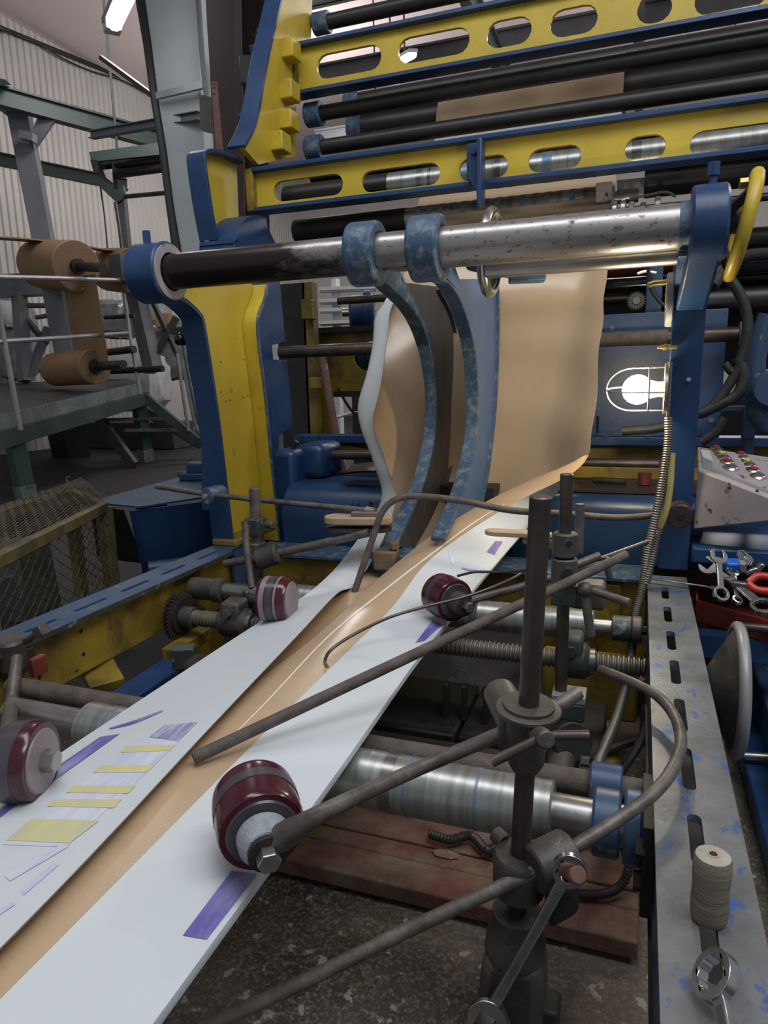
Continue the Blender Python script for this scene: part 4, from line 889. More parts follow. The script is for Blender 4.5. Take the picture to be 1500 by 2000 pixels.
t.add('end_collar', MB().cyl((.33, 2.9, zb_), (.37, 2.9, zb_), .045, 20, ch=.004), 'grey_paint')
t.add('rusty_length', MB().cyl((-.22, 2.9, zb_), (.09, 2.9, zb_), .0285, 24), 'rod_dusty')
one('brown_pole', MB().cyl(P(628, 690, Y=3.3), P(628, 690, Y=3.3)+(P(655, 842, Y=3.25)-P(628, 690, Y=3.3))*((P(628, 690, Y=3.3).z-FLOOR)/(P(628, 690, Y=3.3).z-P(655, 842, Y=3.25).z)), .02, 12), 'rust_plate', 'reddish brown pole leaning behind the rear bars', 'pole')
t = Thing('storage_rack', P(640, 640, D=8), 'white storage rack far behind the machine', 'rack')
t.add('post', MB().bar(P(655, 545, D=8), V(*P(657, 650, D=8).xy, FLOOR), .07, .07, (.3, 1, 0)), 'white_paint')
for y in (567, 590, 608, 632): t.add('shelf', MB().bar(P(625, y, D=8), P(735, y-4, D=8), .3, .035), 'white_paint')
t = Thing('blue_drum', P(705, 640, D=5), 'dark blue drum on spindle behind the left bars', 'drum')
t.add('barrel', MB().lathe(P(683, 608, D=5), V(.95, .3, 0), [(0, .09), (.02, .11), (.1, .11), (.105, .14), (.16, .14), (.18, .12)], 28), 'blue')
t.add('stand', MB().bar(V(*P(700, 640, D=5.05).xy, FLOOR), P(700, 625, D=5.05), .1, .1, (0, 1, 0)), 'grease_shade_black')
t.add('spindle', MB().cyl(P(668, 611, D=5), P(684, 610, D=5), .03, 14), 'chrome')
t = Thing('rear_cross_beam', (-.6, 3.0, 1.1), 'long yellow rear cross beam with a blue top flange', 'beam')
z1 = P(630, 850, Y=3.02).z; z0 = P(1220, 908, Y=3.02).z
t.add('web', MB().box(-1.54, .7, 3.02, 3.04, z0, z1), 'yellow_dirty'); t.add('top_flange', MB().box(-1.54, .7, 2.95, 3.06, z1-.03, z1+.005), 'blue', bevel=.003)
for x in (590, 625, 1185, 1265): q = P(x, 852, Y=2.95); t.add('rivet', MB().cyl(q, q+V(0, -.004, 0), .008, 10), 'blue')
t.add('leg', MB().box(-1.5, -1.4, 3.02, 3.1, FLOOR, z0), 'yellow_dirty'); t.add('leg', MB().box(.55, .65, 3.02, 3.1, FLOOR, z0), 'yellow_dirty')
one('beam_strut', MB().bar(P(632, 866, Y=3.0), P(728, 886, Y=2.98), .03, .035), 'yellow_dirty', 'short yellow strut slanting below the rear cross beam', 'strut')
t = Thing('dark_backing_box', (0, 4.3, FLOOR), 'dark box added for the darkness deep behind the bars', 'housing')  # added dark body, its black stands in for the shade behind the machine
t.add('body', MB().box(-1.45, 1.5, 4.2, 4.9, FLOOR, 1.38), 'grease_shade_black', bevel=.02)
for k, x in enumerate((-1.25, -1.0, -.75)): t.add('panel', MB().box(x, x+.22, 4.18, 4.2, .7, 1.32), 'blue', bevel=.008)
t.add('shelf_plate', MB().hexa([P(645, 822, Y=3.5), P(700, 806, Y=3.5), P(690, 806, Y=3.9), P(640, 818, Y=3.9), P(645, 819, Y=3.5), P(700, 803, Y=3.5), P(690, 803, Y=3.9), P(640, 815, Y=3.9)]), 'panel_grey')
one('cable', MB().tube([P(660, 760, Y=3.6), P(685, 800, Y=3.5), P(715, 825, Y=3.4), P(740, 835, Y=3.4)], .008, 6, n=4), 'black', 'black cable drooping below the yellow rear plate', 'cable')
# blue gearbox group, left rear
t = Thing('blue_trough', (-1.15, 2.6, .9), 'rounded dark blue trough beneath the left sheet edge', 'trough')
za, zc = P(640, 940, Y=2.62).z, P(640, 1010, Y=2.5).z
pr = []
for k in range(9): a = math.pi*(.5+.5*k/8); pr.append((2.55+.10*math.cos(a), zc+(za-zc)*math.sin(a)))
pr = [(2.9, za)]+pr+[(2.45, zc-.2), (2.9, zc-.2)]
x0, x1 = P(558, 970, Y=2.5).x, -.78
t.add('shell', MB().plate(pr, [], (x0, 0, 0), (0, 1, 0), (0, 0, 1), x1-x0), 'blue', bevel=.01)
t.add('stand', MB().box(x0+.05, x1-.05, 2.52, 2.85, FLOOR, zc-.2), 'grease_shade_black')
for x, y in ((685, 983), (697, 983), (722, 982)): q = P(x, y, Y=2.455); t.add('rivet', MB().cyl(q+V(0, .01, 0), q+V(0, -.004, 0), .005, 8), 'blue_worn')
t = Thing('blue_gear_housing', P(555, 960, Y=2.55), 'blue gear housing with rounded lid beside the yellow stanchion', 'housing')
a, b = P(534, 1010, Y=2.56), P(573, 880, Y=2.56); t.add('body', MB().box(a.x, b.x, 2.56, 2.85, .8, b.z), 'blue', bevel=.025)
a, b = P(577, 935, Y=2.66), P(630, 868, Y=2.66); t.add('lid', MB().box(a.x, b.x, 2.66, 2.88, a.z, b.z), 'blue', bevel=.03)
t.add('lever', MB().tube([P(572, 930, Y=2.64), P(570, 880, Y=2.64), P(580, 862, Y=2.64)], .012, 8), 'steel_rust')
t.add('shaft', MB().cyl(P(630, 888, Y=2.76), P(775, 889, Y=2.76), .02, 14), 'rod_dark')
m = MB(); g = []
for i in range(9):
    for j in range(5):
        u, v_ = i/8, j/4; p = P(655+85*u, 930+8*math.sin(u*3)-8*u, Y=2.5)+V(0, .16*v_, .05*(v_-.35)**2*1.2-.004+.02*math.sin(u*3.1)); g.append(p)
m.add(g+[p+V(0, 0, .004) for p in g], [(i*5+j, (i+1)*5+j, (i+1)*5+j+1, i*5+j+1) for i in range(8) for j in range(4)]+[(45+i*5+j, 45+i*5+j+1, 45+(i+1)*5+j+1, 45+(i+1)*5+j) for i in range(8) for j in range(4)])
one('metal_offcut', m, 'steel_rust', 'curved sheet metal scrap resting on the blue trough', 'scrap')
# front cross beam between the rails
t = Thing('front_cross_beam', (-.65, 2.3, .72), 'yellow cross beam with dusty grey top between the rails', 'beam')
t.add('web', MB().box(LX1, RX0, 2.215, 2.23, .70, .862), 'yellow_dirty'); t.add('top_flange', MB().box(LX1, RX0, 2.19, 2.36, .862, .876), 'blue_worn', bevel=.003)
t.add('bottom_flange', MB().box(LX1, RX0, 2.19, 2.36, .69, .70), 'yellow_dirty')
for x in (-.3, -.12): t.add('pad', MB().box(x, x+.09, 2.20, 2.215, .72, .85), 'yellow_dirty', bevel=.006)
# ================================================================== REAR FRAME, RIGHT HALF
t = Thing('blue_guard_panel', (.05, 3.0, 1.3), 'large blue guard panel behind the caged lamp', 'panel')
a, b = P(1150, 850, Y=2.99), P(1422, 603, Y=2.99)
t.add('sheet', MB().box(a.x-.05, b.x, 2.985, 3.005, z1+.005, b.z), 'blue', bevel=.003)
t.add('top_band', MB().box(a.x-.05, b.x, 2.965, 2.985, b.z-.07, b.z), 'blue_flat', bevel=.003)
for x, y in ((1168, 798), (1388, 820)): q = P(x, y, Y=2.985); t.add('bolt', MB().cyl(q, q+V(0, -.008, 0), .01, 12), 'blue_worn')
q0, q1 = P(1168, 812, Y=2.98), P(1167, 845, Y=2.98); t.add('groove', MB().cyl(q0, q1, .005, 8), 'black')
xbar('lower_bar', 1215, 905, 2.88, .019, -.35, .08, 'rod_dark', 'rusty round bar under the blue guard panel', 'bar')
t = Thing('rear_table', (-.1, 2.6, FLOOR), 'rounded machine table with a dusty brown top and blue front', 'table')
zt_ = P(1200, 940, Y=2.82).z
pr = [(2.9, zt_), (2.60, zt_-.005)]+[(2.54-.055*math.sin(math.pi*k/12)*1.0+.06*0, zt_-.01-.055*(1-math.cos(math.pi*k/12))) for k in range(7)]+[(2.485, .84), (2.9, .84)]
t.add('front', MB().plate(pr, [], (-.42, 0, 0), (0, 1, 0), (0, 0, 1), 1.15), 'blue', bevel=.004)
t.add('top_sheet', MB().box(-.40, .72, 2.56, 2.9, zt_-.004, zt_+.004), 'steel_rust', label='dusty brown top')
t.add('yellow_sill', MB().box(-.40, .72, 2.86, 2.92, zt_+.003, zt_+.05), 'yellow_dirty', bevel=.004)
t.add('skirt', MB().box(-.38, .7, 2.7, 2.9, FLOOR, .84), 'yellow_dirty')
q = P(1258, 955, Y=2.72); q.z = zt_+.004
t = Thing('red_cap', q, 'small dull red cap standing on the dusty table', 'cap')
t.add('body', MB().cyl(q, q+V(0, 0, .042), .0235, 24, ch=.003), 'red_paint'); t.add('rim', MB().pipe(q+V(0, 0, .04), q+V(0, 0, .045), .0235, .018, 24), 'red_paint')
t = Thing('chisel', q+V(-.2, 0, 0), 'black handled chisel lying on the dusty table', 'chisel')
a, b, c = P(1110, 945, Y=2.78), P(1158, 946, Y=2.75), P(1222, 946, Y=2.72)
for k in (a, b, c): k.z = zt_+.014
t.add('blade', MB().bar(a, b, .014, .006), 'grease_shade_black'); t.add('handle', MB().cyl(b, c, .012, 12, ch=.003), 'rubber')
# black roller stack at the right rear
for k, (px, py, Y, r, x0, x1, mt, lb) in enumerate(((1250, 555, 3.12, .03, -.3, .9, 'black_gloss', 'glossy black roller beside the right edge of the sheet'), (1250, 578, 3.2, .03, -.3, .9, 'black_roll', 'second black roller beneath the glossy black roller'), (1250, 525, 3.3, .04, -.35, .9, 'red_paint', 'dark red roller behind the right end of the thick shaft'), (1450, 470, 3.1, .045, .1, 1.0, 'black_roll', 'black roller behind the yellow handwheel'), (1450, 512, 3.05, .05, .1, 1.0, 'black_gloss', 'wide glossy black roller right of the blue stanchion'), (1450, 585, 3.1, .05, .12, 1.0, 'black_roll', 'lowest black roller right of the blue stanchion'))):
    xbar('drive_roller', px, py, Y, r, x0, x1, mt, lb, 'roller', 'drive rollers at the right rear')
def gear(name, c, ax, R, teeth, th, mat, label, hole=.3, tooth=.16, hub=None):
    c, ax = Vector(c), Vector(ax).normalized(); _, u, v = basis(ax); o = []
    for k in range(teeth):
        a = 2*math.pi*k/teeth; d = 2*math.pi/teeth
        for f, r in ((0, R*(1-tooth)), (.28, R*(1-tooth)), (.42, R), (.68, R), (.82, R*(1-tooth))): o.append((r*math.cos(a+d*f), r*math.sin(a+d*f)))
    t = Thing(name, c-V(0, 0, R), label, 'gear'); t.add('disc', MB().plate(o, [circ(0, 0, R*hole, 20)], c, u, v, th), mat)
    if hub: t.add('hub', MB().cyl(c-ax*hub, c+ax*(hub+th), R*hole, 20, ch=.002), 'chrome_dark')
    return t
gear('pinion_gear', P(1243, 588, Y=3.02), (0, -1, 0), .036, 22, .02, 'cast', 'small toothed pinion gear beside the sheet right edge', .45, .2, .006)
t = Thing('drive_bracket', P(1278, 560, Y=3.05), 'dark vertical bracket among the black rollers', 'bracket')
t.add('plate', MB().obox(P(1278, 560, Y=3.05), V(1, 0, 0), V(0, 1, 0), V(0, 0, 1), .03, .03, .13), 'blue_flat', bevel=.004)
t.add('hook', MB().tube([P(1245, 535, Y=3.0), P(1262, 530, Y=3.0), P(1282, 533, Y=3.0)], .006, 8), 'chrome')
one('cable', MB().tube([P(1266, 520, Y=2.98), P(1270, 560, Y=2.98), P(1285, 585, Y=2.98), P(1302, 600, Y=2.98)], .007, 8, n=5), 'black', 'black cable curling past the pinion gear', 'cable')
one('shade_backing', MB().box(-.25, 1.1, 3.4, 3.45, 1.5, 1.98), 'grease_shade_black', 'black plate added for the darkness behind the drive rollers', 'plate')  # added black sheet standing in for the dark gap behind the rollers
t = Thing('blue_lever', P(1490, 760, Y=2.7), 'rounded blue lever casting at the right edge', 'lever')
lv = [P(1500, 615, Y=2.7), P(1490, 640, Y=2.7), P(1476, 700, Y=2.7), P(1472, 760, Y=2.7), P(1484, 810, Y=2.7), P(1505, 835, Y=2.7)]
t.add('casting', MB().tube(lv, [.03, .03, .032, .036, .04, .04], 14, n=0), 'blue_flat')
t.add('boss', MB().cyl(P(1510, 760, Y=2.62), P(1510, 760, Y=2.76), .065, 24, ch=.01), 'blue_flat')
t = Thing('cable_bracket', P(1450, 850, Y=2.8), 'small blue upright bracket behind the cables', 'bracket')
t.add('post', MB().obox(P(1462, 825, Y=2.85), V(1, 0, 0), V(0, 1, 0), V(0, 0, 1), .02, .02, .06), 'blue_flat', bevel=.004)
t.add('stem', MB().obox(P(1462, 862, Y=2.88), V(1, 0, 0), V(0, 1, 0), V(0, 0, 1), .015, .03, .05), 'blue_flat')
t.add('arm', MB().obox(P(1432, 798, Y=2.85), V(1, 0, 0), V(0, 1, 0), V(0, 0, 1), .055, .015, .01), 'blue_flat', bevel=.003)
for pts, r, mt, lb in (([(1392, 525), (1425, 545), (1452, 590), (1460, 640), (1448, 700), (1425, 750), (1385, 800), (1350, 812), (1290, 835), (1215, 842)], .017, 'rubber', 'thick black cable looping round the right of the blue stanchion'), ([(1440, 700), (1452, 735), (1440, 770), (1405, 790), (1368, 808)], .019, 'rubber', 'thick frayed black cable crossing behind the blue stanchion'), ([(1415, 815), (1395, 845), (1368, 865)], .017, 'rubber', 'short black cable dropping behind the control box'), ([(1415, 710), (1432, 728), (1448, 722)], .014, 'rubber', 'black cable stub beside the blue stanchion')):
    one('cable', MB().tube([P(x, y, Y=2.62) for x, y in pts], r, 10, n=5), mt, lb, 'cable')
one('dark_pipe', MB().tube([P(1390, 560, Y=2.5), P(1440, 505, Y=2.6), P(1510, 495, Y=2.7)], .02, 10, n=4), 'grease_shade_black', 'dark pipe passing under the yellow handwheel', 'pipe')
# ================================================================== CAGED LAMP
t = Thing('cage_lamp', (.06, 2.12, 1.4), 'glowing bulb in a wire cage mounted on the blue stanchion', 'lamp')
LZ = P(1305, 760, Y=2.1).z; LY = 2.1; lx0 = P(1312, 760, Y=LY).x; lx1 = P(1184, 763, Y=LY).x; Rc = .060
t.add('mount', MB().box(lx0-.012, .078, LY-.05, LY+.05, LZ-.075, LZ+.075), 'wood_dark', bevel=.003)
t.add('base_ring', MB().pipe((lx0-.02, LY, LZ), (lx0-.012, LY, LZ), Rc+.01, .03, 32), 'steel')
xb = P(1245, 763, Y=LY).x
t.add('bulb', MB().sphere((xb, LY, LZ), .041, 24, 14), 'bulb_glow')
t.add('bulb_neck', MB().lathe((lx0-.015, LY, LZ), (-1, 0, 0), [(0, .022), (.02, .021), (.04, .026), (abs(lx0-.015-xb)-.012, .034)], 24), 'bulb_white')
for k in range(4):
    a = math.pi/2*k+.12; d = V(0, math.cos(a), math.sin(a)); pts = [V(lx0-.014, LY, LZ)+d*Rc]
    for i in range(0, 9):
        b = math.pi/2*i/8; pts.append(V(lx1+.07-.07*math.sin(b), LY, LZ)+d*Rc*math.cos(b)*1.0)
    t.add('cage_wire', MB().tube(pts, .0026, 6), 'steel')
t.add('cage_hoop', MB().torus((xb+.03, LY, LZ), (1, 0, 0), Rc, .0024, 32, 6), 'steel')
# plaque, brass bits on the stanchion edge
t = Thing('gauge_disc', P(1322, 580, Y=2.1), 'round grey gauge with yellow label seen edge on', 'gauge')
c = P(1324, 583, Y=2.1)
t.add('disc', MB().cyl((.055, 2.13, c.z), (.074, 2.13, c.z), .072, 36, ch=.003), 'panel_grey')
t.add('label', MB().box(.0535, .0552, 2.07, 2.12, c.z-.02, c.z+.02), 'label_yellow')
t.add('nipple', MB().tube([V(.055, 2.1, c.z+.045), V(.02, 2.09, c.z+.043), V(.008, 2.085, c.z+.038)], .008, 10), 'brass')
t = Thing('mirror_box', P(1330, 510, Y=2.1), 'small dark box with pale rim under the shaft end', 'box')
q = P(1330, 515, Y=2.08); t.add('box', MB().obox(q, V(1, 0, 0), V(0, 1, 0), V(0, 0, 1), .013, .02, .02), 'grease_shade_black', bevel=.002)
t.add('rim', MB().obox(q+V(-.003, -.02, 0), V(1, 0, 0), V(0, 1, 0), V(0, 0, 1), .016, .003, .022), 'cast', bevel=.001)
t = Thing('brass_nipple', P(1300, 675, Y=2.09), 'brass fitting poking out of the blue stanchion', 'fitting')
q = P(1322, 677, Y=2.09); t.add('stem', MB().cyl(q, q+V(-.04, 0, 0), .006, 12), 'brass'); t.add('nut', MB().hexn(q+V(-.024, 0, 0), q+V(-.034, 0, 0), .0095), 'brass'); t.add('tip', MB().cyl(q+V(-.04, 0, 0), q+V(-.05, 0, 0), .004, 10), 'brass')
def ribbed(pts, r, name, mat, label, n=10, pitch=.007, cat='conduit'):
    c = crom(pts, n); out = [c[0]]; acc = 0
    L = [0]
    for i in range(1, len(c)): L.append(L[-1]+(c[i]-c[i-1]).length)
    N = int(L[-1]/(pitch/2)); res = []; rs = []; j = 0
    for k in range(N+1):
        s_ = L[-1]*k/N
        while j < len(L)-2 and L[j+1] < s_: j += 1
        f = (s_-L[j])/max(L[j+1]-L[j], 1e-6); res.append(c[j]+(c[j+1]-c[j])*f); rs.append(r if k % 2 else r*.80)
    return one(name, MB().tube(res, rs, 9), mat, label, cat)
def PL(*l): return [P(x, y, Y=Y) for x, y, Y in l]
ribbed(PL((1306, 815, 2.09), (1304, 870, 2.08), (1292, 950, 2.05), (1278, 1020, 2.03), (1264, 1080, 2.02), (1256, 1140, 2.0), (1240, 1210, 1.92), (1228, 1310, 1.78), (1205, 1400, 1.6), (1172, 1480, 1.42), (1152, 1550, 1.3)), .0125, 'flexible_conduit', 'conduit', 'long ribbed metal conduit dropping down from the lamp')
ribbed(PL((1300, 1005, 2.06), (1285, 1040, 2.05), (1276, 1075, 2.03), (1262, 1140, 2.0)), .0125, 'flexible_conduit', 'conduit', 'short ribbed conduit with yellow tape below the right pivot')
one('taped_cable', MB().tube(PL((1312, 885, 2.08), (1308, 950, 2.06), (1300, 1000, 2.05), (1288, 1030, 2.05)), .010, 8, n=4), 'tape_yellow', 'yellow taped cable beside the ribbed conduit', 'cable')
ribbed([P(1216, 1648, Z=.56), P(1228, 1690, Z=.52), P(1212, 1730, Z=.49), P(1170, 1747, Z=.485), P(1110, 1742, Z=.485), P(1060, 1728, Z=.485)], .010, 'flexible_conduit', 'conduit_dark', 'dark ribbed conduit looping onto the red planks')
ribbed([P(838, 1628, Z=.49), P(880, 1640, Z=.49), P(920, 1632, Z=.49), P(950, 1660, Z=.49), P(975, 1650, Z=.49)], .011, 'flexible_conduit', 'conduit_dark', 'dusty ribbed conduit lying behind the front steel roller')
ribbed([P(1066, 1560, Y=1.32), P(1072, 1500, Y=1.38), P(1082, 1450, Y=1.45)], .011, 'flexible_conduit', 'conduit_dark', 'short ribbed conduit beside the vertical pipe')
for pts, lb in (([(1145, 1555, .55), (1200, 1520, .55), (1250, 1450, .6), (1262, 1380, .65)], 'dark rubber hose rising towards the right rail'), ([(1080, 1560, .52), (1130, 1490, .55), (1200, 1460, .58), (1258, 1440, .6)], 'upper dark rubber hose running to the right rail')):
    one('rubber_hose', MB().tube([P(x, y, Z=z) for x, y, z in pts], .011, 8, n=6), 'rubber', lb, 'hose')

# ================================================================== ROLLERS AND SCREW UNDER THE PAPER
def roller(name, Y, z, r, x0, x1, label, bands, jr):
    t = Thing(name, ((x0+x1)/2, Y, z-r), label, 'roller')
    t.add('barrel', MB().cyl((x0, Y, z), (x1, Y, z), r, 40, ch=.003), 'roller_steel')
    for xb_, wb, mt in bands: t.add('band', MB().pipe((xb_, Y, z), (xb_+wb, Y, z), r+.0008, r-.01, 40), mt)
    t.add('journal', MB().cyl((x0-.2, Y, z), (x0, Y, z), jr, 24), 'steel'); t.add('journal', MB().cyl((x1, Y, z), (x1+.12, Y, z), jr, 24), 'steel')
    return t
FY, FZ, FR = .985, .838, .047
fx1 = P(1080, 1595, Y=FY).x
t = roller('front_roller', FY, FZ, FR, -1.0, fx1, 'large shiny steel roller with blue bands under the near paper', [(-.93, .006, 'roller_band'), (-.90, .012, 'steel'), (-.88, .004, 'roller_band'), (-.85, .02, 'rod_dusty'), (-.33, .003, 'roller_band'), (-.215, .004, 'roller_band'), (-.37, .02, 'chrome_dark')], .030)
t = Thing('bearing_housing', (.0, FY, FZ-.05), 'worn blue bearing housing at the right end of the front roller', 'bearing')
t.add('housing', MB().cyl((-.04, FY, FZ), (.0, FY, FZ), .049, 28, ch=.004), 'blue_flat'); t.add('flange', MB().cyl((.004, FY, FZ), (.03, FY, FZ), .054, 28, ch=.004), 'blue_flat')
t.add('plate', MB().box(.03, .045, FY-.07, FY+.07, FZ-.09, FZ+.05), 'grease_shade_black'); t.add('bolt', MB().hexn((.02, FY-.055, FZ-.045), (.035, FY-.055, FZ-.045), .014), 'grease_shade_black'); t.add('bolt', MB().hexn((.02, FY-.06, FZ+.01), (.035, FY-.06, FZ+.01), .014), 'grease_shade_black')
t = Thing('scraper_pipe', (-.5, 1.06, .83), 'dusty round pipe lying just behind the front roller', 'pipe')
t.add('pipe', MB().cyl((-1.3, 1.075, .842), (.04, 1.075, .842), .021, 20), 'rod_dusty'); t.add('collar', MB().cyl((-.05, 1.075, .845), (.0, 1.075, .845), .034, 24, ch=.003), 'blue_flat')
MY, MZ, MR = 1.84, .838, .042
t = roller('middle_roller', MY, MZ, MR, -1.02, P(1160, 1220, Y=MY).x, 'grey steel roller under the paper beside the right red wheel', [(-.2, .02, 'steel'), (-.34, .003, 'roller_band'), (-.42, .02, 'rod_dusty')], .020)
t = Thing('bearing_housing', (-.01, MY, MZ-.03), 'small cast bearing at the right end of the middle roller', 'bearing')
t.add('housing', MB().cyl((-.045, MY, MZ), (.005, MY, MZ), .034, 24, ch=.003), 'cast_green'); t.add('cap', MB().cyl((.005, MY, MZ), (.03, MY, MZ), .036, 24, ch=.003), 'cast'); t.add('bolt', MB().hexn((.028, MY, MZ), (.044, MY, MZ), .012), 'grease_shade_black')
t = Thing('bearing_housing', (-1.3, MY, MZ-.03), 'oily bearing at the left end of the middle roller', 'bearing')
t.add('housing', MB().cyl((-1.36, MY, MZ), (-1.25, MY, MZ), .036, 24, ch=.003), 'cast'); t.add('sleeve', MB().cyl((-1.25, MY, MZ), (-1.10, MY, MZ), .028, 24), 'chrome_dark')
t.add('ring', MB().cyl((-1.27, MY, MZ), (-1.235, MY, MZ), .040, 24, ch=.003), 'wood_grey')
# lead screw
WY, WZ = 1.72, .785
prof = []; x = -1.36; t0 = 0
while t0 < 1.40: prof += [(t0, .0195), (t0+.004, .0245), (t0+.0075, .0245), (t0+.0105, .0195)]; t0 += .012
t = Thing('lead_screw', (-.66, WY, WZ-.025), 'long dusty threaded lead screw between the rails', 'screw')
t.add('thread', MB().lathe((-1.36, WY, WZ), (1, 0, 0), prof, 20), 'conduit')
def nut(x0, x1, mat, label, bolt):
    t = Thing('screw_nut', ((x0+x1)/2, WY, WZ-.05), label, 'nut')
    t.add('body', MB().lathe((x0, WY, WZ), (1, 0, 0), [(0, .034), (.012, .046), (x1-x0-.012, .046), (x1-x0, .034)], 28), mat)
    t.add('lug', MB().hexa([(x0+.012, WY-.045, WZ), (x1-.012, WY-.045, WZ), (x1-.012, WY+.03, WZ), (x0+.012, WY+.03, WZ), (x0+.018, WY-.03, WZ+.07), (x1-.018, WY-.03, WZ+.07), (x1-.018, WY+.03, WZ+.075), (x0+.018, WY+.03, WZ+.075)]), mat, bevel=.01)
    q = V((x0+x1)/2, WY-.04, WZ+.038); t.add('bolt', MB().hexn(q, q+V(0, -.018, .004), .015), bolt)
    t.add('ring', MB().cyl((x1, WY, WZ), (x1+.012, WY, WZ), .034, 24), 'chrome_dark')
    return t
nut(P(1085, 1300, Y=WY).x, P(1152, 1300, Y=WY).x, 'cast_green', 'green cast nut on the right of the lead screw', 'grease_shade_black')
nut(P(433, 1205, Y=WY).x, P(482, 1210, Y=WY).x+.01, 'cast', 'oily cast nut on the left of the lead screw', 'cast_green')
t = gear('chain_sprocket', (-1.338, WY, WZ), (1, 0, 0), .075, 34, .004, 'rod_dark', 'dark double chain sprocket on the left screw end', .3, .12)
o_ = gear('tmp', (-1.322, WY, WZ), (1, 0, 0), .075, 34, .004, 'rod_dark', '', .3, .12)
for ch in list(o_.o.children): ch.parent = t.o; ch.location = -t.b
bpy.data.objects.remove(o_.o)
t.add('disc_face', MB().cyl((-1.317, WY, WZ), (-1.312, WY, WZ), .055, 28), 'grease_shade_black'); t.add('hub', MB().cyl((-1.312, WY, WZ), (-1.27, WY, WZ), .032, 24, ch=.002), 'cast')

# ================================================================== RED PRESSURE WHEELS
def wheel(c, a, r, wd, label, front=True, cover='pu_red', bands=((.28, .50, 'pu_grey'),)):
    c, a = Vector(c), Vector(a).normalized(); t = Thing('pressure_wheel', c-V(0, 0, r), label, 'wheel', 'red pressure wheels')
    h = wd/2; pr = [(0, r*.72), (0, r*.95), (.003, r*.98), (.009, r*.996), (.018, r), (wd-.018, r), (wd-.009, r*.996), (wd-.003, r*.98), (wd, r*.95), (wd, r*.72)]
    t.add('tyre', MB().lathe(c-a*h, a, [(0, r*.3)]+pr+[(wd, r*.3)], 40), cover)
    for f0, f1, bm_ in bands: t.add('tyre_band', MB().lathe(c-a*h+a*wd*f0, a, [(0, r*.985), (.0006, r+.0010), (wd*(f1-f0), r+.0010), (wd*(f1-f0)+.0006, r*.985)], 40, cap=False), bm_)
    t.add('face', MB().lathe(c+a*(h-.0005), a, [(0, r*.82), (.003, r*.78), (.003, r*.2)], 40), 'pu_grey' if front else 'pu_face')
    return t, c+a*h
def bolt_end(t, e, a, r, lint=True):
    a = Vector(a).normalized()
    if lint: t.add('lint_collar', MB().lathe(e, a, [(0, r*.52), (.006, r*.60), (.02, r*.58), (.032, r*.46), (.034, r*.36)], 28), 'lint', label='collar furred with paper lint')
    t.add('bearing_ring', MB().pipe(e+a*.02, e+a*.04, r*.42, r*.25, 24), 'grease_shade_black')
    t.add('axle_bolt', MB().hexn(e+a*.0, e+a*.055, r*.26), 'steel')
a1 = V(.62, -.78, -.05); c1 = P(503, 1588, Z=.976)
t, e1_ = wheel(c1, a1, .053, .075, 'nearest dark red pressure wheel with lint furred hub', True); bolt_end(t, e1_, a1, .053)
a2 = V(.76, -.65, 0); c2 = P(872, 1166, Z=.968)
t, e2_ = wheel(c2, a2, .053, .075, 'dark red pressure wheel right of the brown strip', True, 'pu_red'); t.add('hub_sleeve', MB().cyl(e2_, e2_+a2.normalized()*.04, .026, 24, ch=.003), 'cast')
t.add('bearing_ring', MB().pipe(e2_+a2.normalized()*.04, e2_+a2.normalized()*.046, .025, .013, 24), 'grease_shade_black'); t.add('axle_bolt', MB().hexn(e2_+a2.normalized()*.03, e2_+a2.normalized()*.062, .013), 'steel')
a3 = V(1, .12, 0); c3 = P(541, 1170, Z=.965)
t, e3_ = wheel(c3, a3, .056, .075, 'smoky red pressure wheel on the left paper edge, farther one', False, 'pu_red', ((.12, .30, 'pu_face'), (.34, .58, 'pu_grey'), (.62, .70, 'pu_face')))
a4 = V(.95, .32, 0); c4 = P(50, 1486, Z=.963)
t, e4_ = wheel(c4, a4, .057, .05, 'dark red pressure wheel at the left picture edge', False, 'pu_red', ((.1, .62, 'pu_grey'),))
t.add('axle_bolt', MB().hexn(e4_, e4_+a4.normalized()*.022, .017), 'steel')

# ================================================================== NEAR CLAMP POST (RIGHT FOREGROUND)
def rod(name, pts, r, mat, label, n=0, cat='rod', group=None, seg=12, ends=None):
    return one(name, MB().tube(pts, r, seg, n=n), mat, label, cat, group)
T1, B1 = P(1056, 968, Y=.80), P(1006, 1850, Y=.83); ax1 = (T1-B1).normalized()
def on1(py):
    lo, hi = 0., 1.
    for _ in range(40):
        k = (lo+hi)/2; p = T1+(B1-T1)*k; q = CM @ (np.array(p)-EYE); y = 1000+FPX*q[1]/q[2]
        if y < py: lo = k
        else: hi = k
    return T1+(B1-T1)*lo
t = near_post = Thing('clamp_post', B1, 'tall brown steel post in the right foreground holding two clamps', 'post')
t.add('rod', MB().cyl(B1, T1, .0128, 24, ch=.002), 'rod_dark')
w0 = on1(1392)
t = Thing('rod_clamp', w0-ax1*.07, 'cast clamp with a flanged collar and bent T handle on the near post', 'clamp')
t.add('body', MB().lathe(on1(1500), ax1, [(0, .018), (.01, .023), (.05, .026), ((w0-on1(1500)).length, .029)], 28), 'cast')
t.add('flange', MB().lathe(w0, ax1, [(0, .032), (.003, .040), (.007, .040), (.009, .034), (.009, .018), (.003, .0128)], 32, cap=False), 'cast')
t.add('washer', MB().pipe(w0+ax1*.008, w0+ax1*.013, .032, .0128, 32), 'cast')
kb, kt = P(1012, 1425, Y=.84), P(975, 1352, Y=.93)
t.add('side_boss', MB().cyl(kb, kt, .0235, 24, ch=.004), 'cast'); t.add('neck', MB().obox((kb+on1(1430))/2, V(1, 0, 0), V(0, 1, 0), V(0, 0, 1), .03, .02, .03), 'cast', bevel=.01)
h0, h1 = P(1040, 1425, Y=.80), P(1068, 1446, Y=.755)
